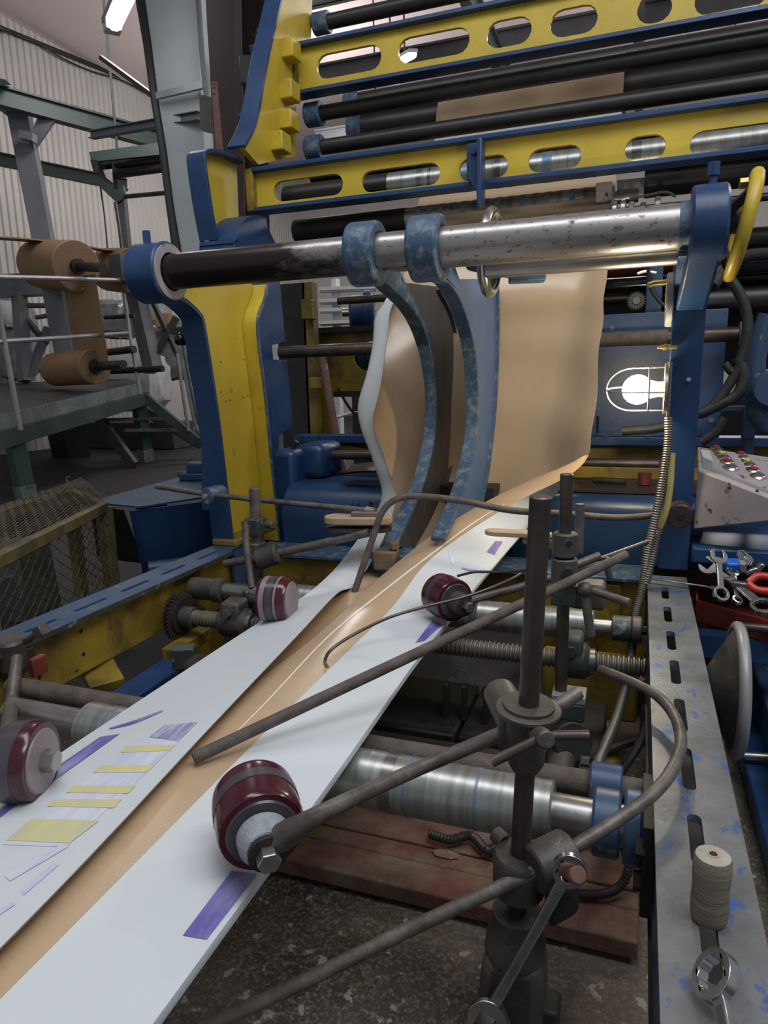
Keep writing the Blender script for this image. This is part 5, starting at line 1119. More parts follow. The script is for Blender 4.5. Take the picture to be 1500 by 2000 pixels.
hb = t.add('handle_screw', MB().cyl(h0, h1, .011, 20, ch=.002), 'rod_grey')
hm = P(1062, 1441, Y=.765)
t.add('handle_bar', MB().tube([P(960, 1489, Y=.74), P(1046, 1447, Y=.763), P(1066, 1440, Y=.765), P(1084, 1437, Y=.768), P(1151, 1436, Y=.775)], .0062, 12), 'rod_dark', parent=None)
an = a1.normalized()
ga = e1_+an*.02
gpts = [ga+V(.012, .004, .004), P(640, 1582, Y=ga.y+.01), P(820, 1500, Y=.80), P(990, 1428, Y=.835), P(1075, 1388, Y=.85), P(1130, 1352, Y=.88)]
rod('wheel_arm_rod', crom(gpts, 3), [.017, .015, .0115]+[.0095]*13, 'rod_grey', 'steel arm rod carrying the nearest red wheel', 0)
# lower clamp, long bottom rod with the curved end
l0 = on1(1700)
t = Thing('rod_clamp', l0-ax1*.03, 'lower cast swivel clamp on the near post with a cross socket', 'clamp')
t.add('collar', MB().lathe(on1(1735), ax1, [(0, .028), (.0, .034), (.05, .036), (.056, .032), (.056, .0128)], 30), 'cast')
s0, s1 = P(1040, 1700, Y=.80), P(1112, 1664, Y=.84)
t.add('socket', MB().cyl(s0, s1, .031, 28, ch=.003), 'cast')
t.add('jaw', MB().obox((s0+s1)/2+V(.015, 0, -.045), s1-s0, V(-.3, 1, 0), V(0, 0, 1), .026, .02, .03), 'grease_shade_black', bevel=.012)
b0 = P(1098, 1700, Y=.80); t.add('clamp_bolt', MB().cyl(b0, P(1130, 1710, Y=.755), .0105, 16, ch=.002), 'rust_plate')
fp = [P(390, 2010, Y=.60), P(560, 1933, Y=.65), P(800, 1815, Y=.73), P(1046, 1700, Y=.805), P(1120, 1655, Y=.835), P(1200, 1605, Z=.915), P(1270, 1555, Z=.935), P(1312, 1505, Z=.94), P(1330, 1450, Z=.94), P(1318, 1400, Z=.94), P(1285, 1360, Z=.94), P(1240, 1335, Z=.94), P(1200, 1318, Z=.935), P(1173, 1308, Z=.93)]
rod('curved_guide_rod', fp, .0092, 'rod_grey', 'long bottom guide rod hooking round over the right rail', 6)
t = near_post
t.add('sleeve', MB().lathe(on1(1880), ax1, [(0, .042), (.02, .040), (.05, .033), ((on1(1778)-on1(1880)).length, .033)], 28), 'cast')
q = on1(1850); t.add('body', MB().hexa([q+V(-.055, -.04, -.16), q+V(.045, -.04, -.16), q+V(.045, .05, -.16), q+V(-.055, .05, -.16), q+V(-.04, -.035, .0), q+V(.04, -.035, .0), q+V(.04, .04, .0), q+V(-.04, .04, .0)]), 'cast', bevel=.015)
t.add('lug', MB().obox(q+V(.05, .0, -.09), V(1, 0, 0), V(0, 1, 0), V(0, 0, 1), .012, .02, .02), 'grease_shade_black', bevel=.004)
t.add('cross_pipe', MB().tube([q+V(-.03, -.05, -.06), q+V(-.01, -.075, -.08), q+V(.0, -.08, -.14), q+V(.0, -.08, -.24)], .024, 16, n=4), 'cast')
t.add('pedestal', MB().cyl(V(q.x, q.y+.01, FLOOR), V(q.x, q.y+.01, q.z-.15), .035, 20), 'cast')
one('small_pipe_end', MB().pipe(P(985, 1645, Y=.84), P(968, 1628, Y=.85), .011, .007, 18), 'cast', 'tiny hollow pipe end beside the lower clamp', 'pipe')
# spanners
def spanner(name, pa, pb, nrm, wr, wo, wd, th, mat, label, ring=True, open_=True):
    """combination spanner: ring end at pa, open jaw at pb"""
    pa, pb, nrm = Vector(pa), Vector(pb), Vector(nrm).normalized(); u = (pb-pa).normalized(); v = nrm.cross(u).normalized(); nrm = u.cross(v)
    L = (pb-pa).length; t = Thing(name, (pa+pb)/2, label, 'spanner')
    t.add('shank', MB().plate([(wr*.8, -wd*.5), (L*.5, -wd*.42), (L-wo*.6, -wd*.5), (L-wo*.6, wd*.5), (L*.5, wd*.42), (wr*.8, wd*.5)], [], pa-nrm*th/2, u, v, th), mat, bevel=th*.2)
    t.add('shank_rib', MB().plate([(wr*1.3, -wd*.28), (L-wo*1.4, -wd*.28), (L-wo*1.4, wd*.28), (wr*1.3, wd*.28)], [], pa+nrm*th*.45, u, v, th*.12), 'chrome_dark')
    st = []
    for k in range(24): r = wr*(.70 if k % 2 else .62); st.append((r*math.cos(math.pi*k/12), r*math.sin(math.pi*k/12)))
    if ring: t.add('ring_end', MB().plate(circ(0, 0, wr, 32), [st], pa-nrm*th*.75, u, v, th*1.5), mat, bevel=th*.15)
    else: t.add('end_head', MB().plate(circ(0, 0, wr, 32), [], pa-nrm*th*.6, u, v, th*1.2), mat)
    if open_:
        o = []
        for k in range(19):
            a = math.radians(40)+math.radians(280)*k/18; o.append((L+wo*math.cos(a), wo*math.sin(a)))
        o += [(L+wo*.80, -wo*.46), (L-wo*.25, -wo*.46), (L-wo*.25, wo*.46), (L+wo*.80, wo*.46)]
        t.add('open_jaw', MB().plate(o[::1], [], pa-nrm*th*.6, u, v, th*1.2), mat, bevel=th*.12)
    return t
spanner('spanner', P(1112, 1700, Y=.765), P(950, 1988, Y=.72), V(.25, -1, .35), .0205, .024, .0145, .006, 'chrome', 'dark chrome spanner hanging from the lower clamp bolt')
pa = P(1397, 1906, Z=.928); spanner('spanner', pa, P(1440, 2110, Z=.915), V(-.75, .1, .6), .0245, .03, .014, .008, 'chrome', 'chrome spanner with toothed ring at the bottom right corner')
pa = P(1393, 1147, Z=.915); spanner('spanner', pa, P(1252, 1127, Z=.915), V(0, .1, 1), .012, .013, .010, .004, 'chrome', 'slim chrome spanner lying across the far end of the right rail')
# thread spool on the rail
c = P(1384, 1792, Z=.902); tp = P(1388, 1668, Y=c.y); H = tp.z-c.z
t = Thing('thread_spool', c, 'dirty cream thread spool standing on the right rail', 'spool')
r_ = .0195
t.add('thread', MB().lathe(c, (0, 0, 1), [(0, r_*.92), (.004, r_), (H*.3, r_*1.02), (H*.5, r_*.985), (H*.75, r_*1.03), (H-.006, r_*1.02), (H-.001, r_*.9), (H, r_*.3)], 28), 'yarn')
t.add('core', MB().pipe(c+V(0, 0, H-.004), c+V(0, 0, H+.001), r_*.34, r_*.22, 20), 'wood_pad'); t.add('core_hole', MB().cyl(c+V(0, 0, H-.003), c+V(0, 0, H+.0004), r_*.22, 16), 'black')
t.add('end_wrap', MB().lathe(c+V(0, 0, H-.0012), (0, 0, 1), [(0, r_*.92), (.0016, r_*.75), (.0018, r_*.35)], 28, cap=False), 'yarn_end')

# ================================================================== SECOND CLAMP POST AND ITS RODS
Y2 = 1.45
T2, B2 = P(1107, 925, Y=Y2), P(1095, 1362, Y=Y2); ax2 = (T2-B2).normalized()
t = Thing('clamp_post', B2, 'second brown steel post standing behind the near post', 'post')
t.add('rod', MB().cyl(B2, T2, .0132, 22, ch=.002), 'rod_dark')
def p2(py, dx=0): return P(1107-(py-925)*12/437+dx, py, Y=Y2)
t = Thing('post_collar', p2(1140), 'stacked dark collars with hex bolt on the second post', 'collar')
t.add('collar', MB().cyl(p2(1086), p2(1040), .026, 26, ch=.003), 'cast'); t.add('collar', MB().cyl(p2(1138), p2(1089), .027, 26, ch=.003), 'cast')
q = P(1111, 1117, Y=Y2-.026); t.add('bolt', MB().hexn(q, q+V(0, -.012, 0), .013), 'grease_shade_black'); q = P(1112, 1062, Y=Y2-.0262); t.add('grub_hole', MB().cyl(q, q+V(0, -.002, 0), .006, 12), 'black')
t = Thing('rod_clamp', p2(1180), 'small cast clamp block with ball ended handle on the second post', 'clamp')
t.add('block', MB().obox(P(1104, 1157, Y=Y2), V(1, 0, 0), V(0, 1, 0), V(0, 0, 1), .027, .03, .022), 'cast_green', bevel=.004)
t.add('block', MB().obox(P(1150, 1160, Y=Y2+.05), V(1, 0, 0), V(0, 1, 0), V(0, 0, 1), .035, .03, .028), 'cast', bevel=.008)
q = P(1143, 1152, Y=Y2-.03); t.add('ball', MB().sphere(q, .0165), 'cast'); t.add('handle', MB().cyl(q+V(.015, 0, 0), P(1230, 1178, Y=Y2-.06), .0085, 14, ch=.002), 'rod_grey'); t.add('handle', MB().cyl(q-V(0, 0, .01), P(1154, 1243, Y=Y2-.03), .0095, 14, ch=.002), 'rod_grey')
rod('short_post', [P(1133, 984, Y=1.62), P(1130, 1080, Y=1.62)], .0105, 'rod_grey', 'short thin post behind the second post', cat='post')
t = Thing('pipe_clamp', P(1112, 1400, Y=1.42), 'cast foot clamping the second post beneath the screw', 'clamp')
t.add('cap', MB().obox(P(1112, 1356, Y=1.45), V(1, 0, 0), V(0, 1, 0), V(0, 0, 1), .035, .03, .008), 'panel_grey', bevel=.002)
t.add('block', MB().obox(P(1112, 1380, Y=1.45), V(1, 0, 0), V(0, 1, 0), V(0, 0, 1), .034, .03, .02), 'cast_green', bevel=.004)
t.add('sleeve', MB().cyl(P(1105, 1430, Y=1.45), P(1107, 1395, Y=1.45), .03, 20), 'cast'); t.add('elbow', MB().tube([P(1108, 1425, Y=1.45), P(1105, 1465, Y=1.42), P(1090, 1510, Y=1.36), P(1074, 1562, Y=1.28)], .027, 18, n=4), 'cast')
t.add('flange', MB().cyl(P(1120, 1450, Y=1.40), P(1108, 1440, Y=1.44), .042, 24, ch=.003), 'grease_shade_black'); q = P(1134, 1486, Y=1.38); t.add('bolt', MB().hexn(q, q+V(.018, 0, 0), .011), 'cast')
t.add('stem', MB().cyl(V(*P(1108, 1440, Y=1.45).xy, FLOOR), P(1108, 1430, Y=1.45), .028, 16), 'grease_shade_black')
ra = [P(378, 1480, Z=.925), P(640, 1350, Y=1.22), P(900, 1218, Y=1.45), P(1080, 1122, Y=1.62), P(1218, 1086, Y=1.75)]
rod('guide_rod', [lin(P(378, 1481, Z=.94), P(1222, 1084, Y=1.52), k/12) for k in range(13)], .0098, 'rod_dusty', 'long dusty guide rod slanting down across the paper tube')
e2n = e2_+a2.normalized()*.02
rod('wheel_arm_rod', [e2n, P(1040, 1140, Y=1.56), P(1150, 1104, Y=1.66)], .0095, 'rod_grey', 'arm rod carrying the right red wheel')
rod('thin_rod', [P(1150, 1100, Y=1.68), P(1264, 1059, Y=1.8)], .0062, 'rod_dark', 'slim pointed rod ending near the ribbed conduit')
rod('short_rod', [P(1125, 1104, Y=1.58), P(1172, 1085, Y=1.6)], .010, 'rod_grey', 'stubby pale rod just right of the second post')
rod('short_rod', [P(1080, 1118, Y=1.66), P(1182, 1100, Y=1.66)], .007, 'rod_grey', 'short slim rod beside the second post clamp')
rod('wing_screw', crom([P(1192, 1130, Y=1.6), P(1186, 1106, Y=1.6), P(1190, 1090, Y=1.6)], 3), .008, 'cast', 'small upright screw under the rod tails', cat='screw')
rod('feeler_wire', [P(640, 1304, Z=.925), P(635, 1290, Z=.935), P(648, 1268, Z=.955), P(690, 1240, Z=.97), P(760, 1206, Z=.985), P(830, 1185, Z=1.0), P(920, 1162, Z=1.02), P(1000, 1130, Z=1.04), P(1040, 1102, Z=1.05)], .0035, 'rod_dark', 'long thin feeler wire bent down onto the brown strip', 6, 'wire', seg=8)
rod('feeler_wire', [P(893, 1125, Y=1.6), P(930, 1117, Y=1.6), P(980, 1117, Y=1.6), P(1035, 1112, Y=1.58)], .0032, 'rod_dark', 'short thin feeler wire above the right red wheel', 5, 'wire', seg=8)
m = MB().plate(slot(0, 0, .17, .05, 8), [], P(1012, 1046, Y=1.80), V(1, .25, -.05), V(-.25, 1, 0), .012)
t = one('guide_pad', m, 'wood_pad', 'tan wooden guide pad touching the right paper edge', 'pad', bevel=.003)
rod('pad_holder', [P(1030, 1054, Y=1.8), P(1100, 1070, Y=1.62)], .014, 'cast', 'thick arm holding the right guide pad', cat='rod')

# ================================================================== STANCHION PIVOTS AND BENT ROD
t = Thing('pivot_boss', P(1327, 1005, Y=2.08), 'round steel pivot with hex socket on the blue stanchion', 'pivot')
q = P(1327, 1003, Y=2.09); t.add('drum', MB().cyl(q+V(0, -.045, 0), q+V(0, .03, 0), .034, 32, ch=.003), 'steel_rust')
t.add('socket', MB().hexn(q+V(0, -.0475, 0), q+V(0, -.04, 0), .011), 'black')
rod('bent_rod', PL((1306, 1000, 2.06), (1270, 1007, 2.06), (1200, 1011, 2.05), (1100, 1003, 2.0), (1000, 997, 1.96), (900, 978, 1.92), (830, 970, 1.9), (790, 971, 1.88), (762, 982, 1.87), (744, 1005, 1.86), (730, 1045, 1.845), (712, 1098, 1.82), (692, 1157, 1.79)), .0098, 'rod_dusty', 'long bent rod from the right pivot dipping beside the left flap', 5)
t = Thing('pivot_boss', P(408, 965, Y=2.09), 'blue round pivot with pale bolt on the yellow stanchion', 'pivot')
q = P(408, 967, Y=2.05); t.add('drum', MB().cyl(q+V(.005, -.02, 0), q+V(.012, .06, 0), .030, 30, ch=.003), 'blue_worn'); t.add('bolt', MB().hexn(q+V(0, -.03, 0), q+V(0, -.018, 0), .009), 'panel_grey')
rod('pivot_rod', [P(305, 950, Y=2.06), P(408, 966, Y=2.04), P(560, 982, Y=2.01), P(724, 998, Y=1.96)], .0095, 'rod_grey', 'straight thin rod running through the left blue pivot')
rod('rod_tip', [P(716, 997, Y=1.962), P(733, 1000, Y=1.955)], .013, 'steel', 'shiny sleeve on the end of the left pivot rod', cat='sleeve')

# ================================================================== LEFT CLAMP POST
Y3 = 1.93
t = Thing('clamp_post', P(503, 1135, Y=Y3), 'short bright post beside the left rail with a split clamp', 'post')
t.add('rod', MB().cyl(P(505, 1150, Y=Y3), P(497, 953, Y=Y3), .0175, 22, ch=.002), 'rod_grey')
t = Thing('rod_clamp', P(500, 1110, Y=Y3), 'grimy cast cross clamp on the short left post', 'clamp')
t.add('split_block', MB().obox(P(499, 1028, Y=Y3), V(1, 0, 0), V(0, 1, 0), V(0, 0, 1), .028, .03, .028), 'cast_green', bevel=.004)
q = P(521, 1024, Y=Y3-.01); t.add('bolt', MB().cyl(q, q+V(.03, -.01, 0), .013, 14, ch=.002), 'cast'); t.add('body', MB().cyl(P(502, 1105, Y=Y3), P(499, 1058, Y=Y3), .033, 24, ch=.004), 'cast')
t.add('cross_socket', MB().cyl(P(505, 1093, Y=Y3-.04), P(545, 1080, Y=Y3-.03), .034, 24, ch=.004), 'cast'); q = P(540, 1088, Y=Y3-.062); t.add('nut', MB().hexn(q, q+V(.006, -.012, 0), .012), 'cast')
rod('cross_rod', [P(440, 1101, Y=Y3-.03), P(500, 1090, Y=Y3-.03), P(600, 1068, Y=1.9), P(720, 1040, Y=1.92)], .0135, 'rod_grey', 'rusty cross rod through the left clamp holding the wooden paddle')
t = Thing('wheel_lever', P(490, 1180, Y=1.84), 'slim lever dropping from the left clamp to the smoky wheel', 'lever')
t.add('arm', MB().tube([P(478, 1018, Y=Y3-.05), P(481, 1060, Y=1.87), P(492, 1148, Y=1.83)], .0115, 12), 'rod_grey'); t.add('eye', MB().obox(P(490, 1170, Y=1.83), V(1, 0, 0), V(0, 1, 0), V(0, 0, 1), .02, .022, .035), 'cast_green', bevel=.008)
t.add('axle', MB().cyl(P(490, 1172, Y=1.83), c3, .012, 14), 'chrome_dark')
t = Thing('guide_paddle', P(690, 1022, Y=1.95), 'dusty rounded wooden paddle at the end of the cross rod', 'paddle')
t.add('board', MB().plate(slot(0, 0, .21, .085, 10), [], P(700, 1020, Y=1.95), V(1, .2, 0), V(-.2, 1, 0), .02), 'wood_pad', bevel=.004)
t.add('underside', MB().plate(slot(0, 0, .205, .08, 10), [], P(700, 1032, Y=1.95)+V(0, 0, -.006), V(1, .2, 0), V(-.2, 1, 0), .012), 'rubber')
t.add('block', MB().obox(P(712, 1014, Y=1.95)+V(0, 0, .012), V(1, .2, 0), V(-.2, 1, 0), V(0, 0, 1), .04, .016, .012), 'wood_dark', bevel=.003)
# near left clamp
t = Thing('rail_clamp', P(35, 1300, Y=1.18), 'greasy cast clamp with square headed bolt on the left rail', 'clamp')
cq = P(33, 1272, Y=1.14); t.add('body', MB().cyl(cq+V(-.03, .01, -.05), cq+V(-.02, 0, .03), .034, 22, ch=.006), 'cast')
t.add('bolt', MB().cyl(P(50, 1252, Y=1.12), P(76, 1236, Y=1.08), .008, 12), 'cast'); t.add('bolt_head', MB().obox(P(80, 1232, Y=1.07), V(1, 0, .5), V(0, 1, 0), V(-.5, 0, 1), .012, .012, .012), 'cast', bevel=.002)
q = P(74, 1300, Y=1.13); t.add('red_tab', MB().obox(q, V(1, 0, 0), V(0, 1, 0), V(0, 0, 1), .008, .02, .022), 'red_paint', bevel=.003)
t.add('bracket', MB().box(-1.39, cq.x, cq.y-.02, cq.y+.05, cq.z-.06, cq.z-.01), 'grease_shade_black')
rod('wheel_arm_rod', [P(34, 1285, Y=1.10), P(22, 1370, Y=1.02), P(8, 1478, Y=c4.y)], .0135, 'rod_grey', 'pale arm rod dropping to the wheel at the left picture edge')
rod('wheel_axle', [P(4, 1480, Y=c4.y-.01), c4], .016, 'cast', 'short axle of the wheel at the left picture edge', cat='axle')
one('round_pipe', MB().cyl(V(-1.34, 1.12, .80), V(-.75, 1.12, .80), .02, 18), 'rod_grey', 'dull grey pipe behind the front roller left end', 'pipe')

# ================================================================== RIGHT SIDE THINGS
t = Thing('control_box', P(1430, 1030, Y=2.2), 'chipped lilac control box with two rows of push buttons', 'control box')
FL, FRt, BRt, BL = P(1363, 918, Y=2.16), P(1520, 980, Y=2.02), P(1520, 895, Y=2.3), P(1362, 872, Y=2.36)
fl, fr, br, bl = P(1353, 1034, Y=2.16), P(1520, 1016, Y=2.05), P(1520, 980, Y=2.4), P(1362, 985, Y=2.4)
t.add('case', MB().hexa([fl, fr, br, bl, FL, FRt, BRt, BL]), 'lilac_paint', bevel=.004)
nrm = (FRt-FL).cross(BL-FL).normalized()
def on_panel(x, y):
    o = Vector(EYE); d = P(x, y, D=1)-o; k = (FL-o).dot(nrm)/d.dot(nrm); return o+d*k
up_ = nrm if nrm.z > 0 else -nrm
pc = [on_panel(*q) for q in ((1372, 914), (1518, 972), (1512, 905), (1367, 876))]
t.add('fascia', MB().hexa(pc+[p+up_*.003 for p in pc]), 'panel_grey')
pl = [on_panel(*q)+up_*.003 for q in ((1372, 895), (1393, 904), (1385, 882), (1367, 880))]; t.add('legend_plate', MB().hexa(pl+[p+up_*.001 for p in pl]), 'label_white')
for i, (x, y) in enumerate(((1397, 880), (1403, 886), (1408, 892), (1414, 899), (1420, 907), (1427, 918), (1446, 892), (1452, 899), (1457, 907), (1464, 914), (1470, 923), (1480, 935))):
    q = on_panel(x, y)+up_*.003; r = .0165+.0012*(i % 6)
    b = t.add('push_button', MB().lathe(q, up_, [(0, r), (.004, r), (.009, r*.8), (.010, r*.62)], 22), 'chrome')
    t.add('button_cap', MB().cyl(q+up_*.008, q+up_*.013, r*.5, 16), ['red_plastic', 'steel', 'label_yellow', 'steel', 'red_plastic', 'steel'][i % 6], parent=b)
for x, y in ((1390, 935), (1479, 960)): q = P(x, y, Y=2.145 if x < 1400 else 2.065); t.add('screw_hole', MB().cyl(q+V(0, .03, 0), q+V(0, -.002, 0), .004, 10), 'black')
t.add('hanger', MB().box(.1, .2, 2.3, 2.4, 1.0, 1.06), 'blue')
one('control_shelf', MB().box(.16, .7, 2.12, 2.5, .955, 1.0), 'blue', 'blue shelf beneath the lilac control box', 'shelf', bevel=.006)
# tool tray
t = Thing('tool_tray', (.33, 1.98, .78), 'open red metal tool tray beside the right rail', 'tray')
a, b, c, d = P(1362, 1172, Z=.845), P(1520, 1218, Z=.845), P(1520, 1132, Z=.845), P(1358, 1120, Z=.845)
lo = V(0, 0, -.06)
t.add('bottom', MB().hexa([a+lo, b+lo, c+lo, d+lo]+[p+lo+V(0, 0, .006) for p in (a, b, c, d)]), 'red_paint')
for p, q in ((a, b), (b, c), (c, d), (d, a)): t.add('side', MB().bar(p+lo*.5, q+lo*.5, .005, .06), 'red_paint')
t.add('bracket', MB().box(.152, .6, 2.0, 2.06, .72, .782), 'blue')
ZT = .865
spanner('spanner', P(1408, 1160, Y=1.90), P(1403, 1086, Y=1.98), V(.35, -1, .1), .021, .024, .017, .007, 'chrome', 'bright upright spanner with open jaw on top in the tool tray')
spanner('spanner', P(1450, 1150, Y=1.98), P(1384, 1104, Y=2.03), V(-.2, -.8, .6), .02, .026, .018, .007, 'chrome_dark', 'darker spanner with big open jaw at the left of the tray')
spanner('spanner', P(1490, 1184, Y=1.88), P(1420, 1126, Y=2.0), V(.1, -.6, .8), .03, .02, .024, .007, 'chrome_dark', 'large dull ring spanner slanting across the tool tray')
spanner('spanner', P(1440, 1172, Y=1.92), P(1432, 1118, Y=2.02), V(.3, -.7, .7), .014, .015, .012, .006, 'chrome', 'small chrome spanner in the middle of the tray')
t = Thing('tape_measure', P(1432, 1115, Z=.87), 'small blue tape measure among the tools', 'tape measure')
q = P(1432, 1106, Y=2.06); t.add('case', MB().obox(q, V(1, .2, 0), V(-.2, 1, .3), V(0, -.3, 1), .022, .018, .018), 'blue_plastic', bevel=.006); t.add('label', MB().obox(q+V(-.012, -.02, -.004), V(1, .2, 0), V(-.2, 1, .3), V(0, -.3, 1), .006, .002, .004), 'label_yellow'); t.add('grip', MB().obox(q+V(.02, -.012, .005), V(1, .2, 0), V(-.2, 1, .3), V(0, -.3, 1), .008, .012, .014), 'panel_grey', bevel=.003)
t = Thing('pliers', P(1480, 1130, Z=.88), 'red handled pliers in the tool tray', 'pliers')
t.add('handle', MB().tube([P(1460, 1140, Y=1.95), P(1478, 1152, Y=1.94), P(1510, 1155, Y=1.94)], .010, 10, n=3), 'red_plastic'); t.add('handle', MB().tube([P(1462, 1138, Y=1.97), P(1480, 1125, Y=1.98), P(1512, 1128, Y=1.98)], .010, 10, n=3), 'red_plastic'); t.add('jaw', MB().obox(P(1448, 1142, Y=1.96), V(1, -.3, 0), V(.3, 1, 0), V(0, 0, 1), .022, .012, .008), 'chrome_dark', bevel=.003)
one('coil_spring', MB().tube([P(1447+6*k/12, 1082+10*k/24, Y=2.08)+V(.011*math.cos(k*1.05), .006*math.sin(k*1.05), .011*math.sin(k*1.05)) for k in range(36)], .002, 6), 'steel', 'small coil spring at the back of the tool tray', 'spring')
one('adjusting_wrench', MB().bar(P(1455, 1120, Y=2.05), P(1480, 1110, Y=2.05), .02, .012).bar(P(1478, 1114, Y=2.05), P(1490, 1100, Y=2.05), .03, .012), 'chrome', 'chrome wrench head behind the pliers', 'wrench', bevel=.003)
# grey hand wheel
c = P(1424, 1345, X=.235)
t = Thing('handwheel', c-V(0, 0, .16), 'smooth grey dished handwheel outside the right rail', 'handwheel')
t.add('rim', MB().torus((.25, c.y, c.z), (1, 0, 0), .152, .0135, 56, 14), 'panel_grey')
t.add('dish', MB().lathe((.165, c.y, c.z), (1, 0, 0), [(0, .03), (.02, .05), (.05, .10), (.075, .142), (.085, .15), (.085, .14), (.06, .10), (.03, .04)], 48), 'cast')
t.add('hub', MB().cyl((.145, c.y, c.z), (.2, c.y, c.z), .03, 22), 'cast')
one('tie_shaft', MB().cyl(P(1432, 1474, Y=c.y+.12), P(1520, 1480, Y=c.y+.12), .012, 14), 'chrome_dark', 'chrome shaft running out below the grey handwheel', 'shaft')
one('tie_shaft', MB().cyl(P(1432, 1222, Y=c.y+.2), P(1520, 1230, Y=c.y+.2), .012, 14), 'rod_dark', 'dark shaft running out above the grey handwheel', 'shaft')
t = Thing('blue_plinth', (.6, 1.6, FLOOR), 'dark blue machine plinth to the right of the rail', 'plinth')
t.add('body', MB().box(.36, 1.0, .9, 2.4, FLOOR, .60), 'blue_flat', bevel=.01); t.add('foot_ledge', MB().box(.30, 1.05, .85, 2.45, FLOOR, FLOOR+.06), 'blue', bevel=.006)
t.add('back', MB().box(.30, 1.0, 2.45, 2.5, FLOOR, .955), 'grease_shade_black')

# ================================================================== FLOOR LEVEL
t = Thing('plank_walkway', (-.6, 1.3, FLOOR), 'red painted wooden planks dusted with paper powder under the rollers', 'walkway')
ya = P(900, 1760, Z=FLOOR+.05).y
for k in range(5):
    w_ = (.085, .05, .10, .11, .12)[k]; y0 = ya+sum((.085, .05, .10, .11, .12)[:k])+.004*k
    t.add('plank', MB().box(-1.3, .04, y0, y0+w_, FLOOR+.012, FLOOR+.05-.003*(k % 2)), 'red_plank', bevel=.004)
for x in (-1.1, -.2): t.add('bearer', MB().box(x, x+.08, ya+.03, ya+.45, FLOOR, FLOOR+.012), 'wood_dark')
def heap(x, y, z, r, h, label):
    m = MB(); rnd = random.Random(int(x)); vs = []; rg, sg = 6, 18; c = P(x, y, Z=z)
    for i in range(rg+1):
        for k in range(sg):
            rr = r*i/rg*(1+rnd.uniform(-.15, .15)); vs.append((c.x+rr*math.cos(2*math.pi*k/sg)*1.6, c.y+rr*math.sin(2*math.pi*k/sg)*.7, z+h*(1-(i/rg)**1.4)*(1+rnd.uniform(-.2, .2))))
    fs = [(i*sg+k, i*sg+(k+1) % sg, (i+1)*sg+(k+1) % sg, (i+1)*sg+k) for i in range(rg) for k in range(sg)]
    return one('paper_dust', m.add(vs, fs), 'dust', label, 'dust', 'heaps of paper dust', kind='stuff')
heap(870, 1668, FLOOR+.05, .02, .01, 'little heap of tan paper dust on the red planks')
heap(1180, 1310, .55, .1, .03, 'pale paper dust drift beneath the lead screw')
one('dark_lower_body', MB().box(-1.35, -1.02, 1.15, 2.1, FLOOR, .52), 'grease_shade_black', 'black box added below the left rail and sprocket in place of dark clutter', 'pan', bevel=.01)  # plain dark body added to cover the visible floor below the rail
for k, (x, lb) in enumerate(((-.47, 'left'), (-.42, 'middle'), (-.36, 'right'))):
    one('steel_tine', MB().box(x, x+.012, 1.70, 1.73, .58, .68), 'grease_shade_black', lb+' one of three black tines under the screw', 'tine', 'tines under the screw', bevel=.002)
t = Thing('yellow_sill', (-.15, 2.0, .6), 'dirty yellow sill behind the lead screw', 'sill'); t.add('beam', MB().box(-.24, .03, 1.98, 2.02, .50, .70), 'yellow_dirty', bevel=.01)
t.add('pad', MB().box(-.16, .0, 1.55, 1.75, .50, .56), 'yellow_dirty', bevel=.02)
# left lower clutter
one('blue_slab', MB().bar(P(215, 1392, Z=.66), P(350, 1300, Z=.66), .09, .05), 'blue', 'blue steel slab lying beneath the left paper edge', 'slab', bevel=.004)
one('yellow_angle', MB().bar(P(165, 1330, Z=.70), P(232, 1312, Z=.70), .10, .03, (0.2, -.3, 1)), 'yellow_dirty', 'short grimy yellow angle piece under the left rail', 'angle', bevel=.003)
one('yellow_bar', MB().bar(P(330, 1280, Z=.70), P(400, 1235, Z=.70), .05, .04), 'yellow_dirty', 'yellow bar behind the chain sprocket', 'bar', bevel=.004)
t = Thing('green_block', P(360, 1300, Z=.74), 'worn green metal block under the left paper edge', 'block')
t.add('block', MB().obox(P(360, 1283, Z=.765), V(1, .5, 0), V(-.5, 1, 0), V(0, 0, 1), .03, .022, .03), 'cast_green', bevel=.004); t.add('stand', MB().cyl(V(*P(362, 1290, Z=.74).xy, FLOOR), P(362, 1290, Z=.74), .02, 12), 'grease_shade_black'); t.add('collar', MB().cyl(P(375, 1300, Z=.74), P(395, 1300, Z=.75), .03, 18), 'cast')
one('lower_bar', MB().cyl(V(-1.0, 1.3, .72), V(-1.0, 2.1, .72), .03, 18), 'rod_dusty', 'dusty bar running along beneath the left paper edge', 'bar')
one('floor_bar', MB().box(-1.3, -.05, 1.5, 1.56, .42, .60), 'grease_shade_black', 'black timber beam under the paper tube', 'beam', bevel=.01)
t = Thing('shade_box', (-.7, 1.78, FLOOR), 'black panelled box added for the shade under the lead screw', 'tray')  # black box added so no lit floor shows under the tube
for x in (-1.15, -.78, -.41): t.add('panel', MB().box(x, x+.36, 1.62, 1.94, FLOOR, .58), 'grease_shade_black', bevel=.006)
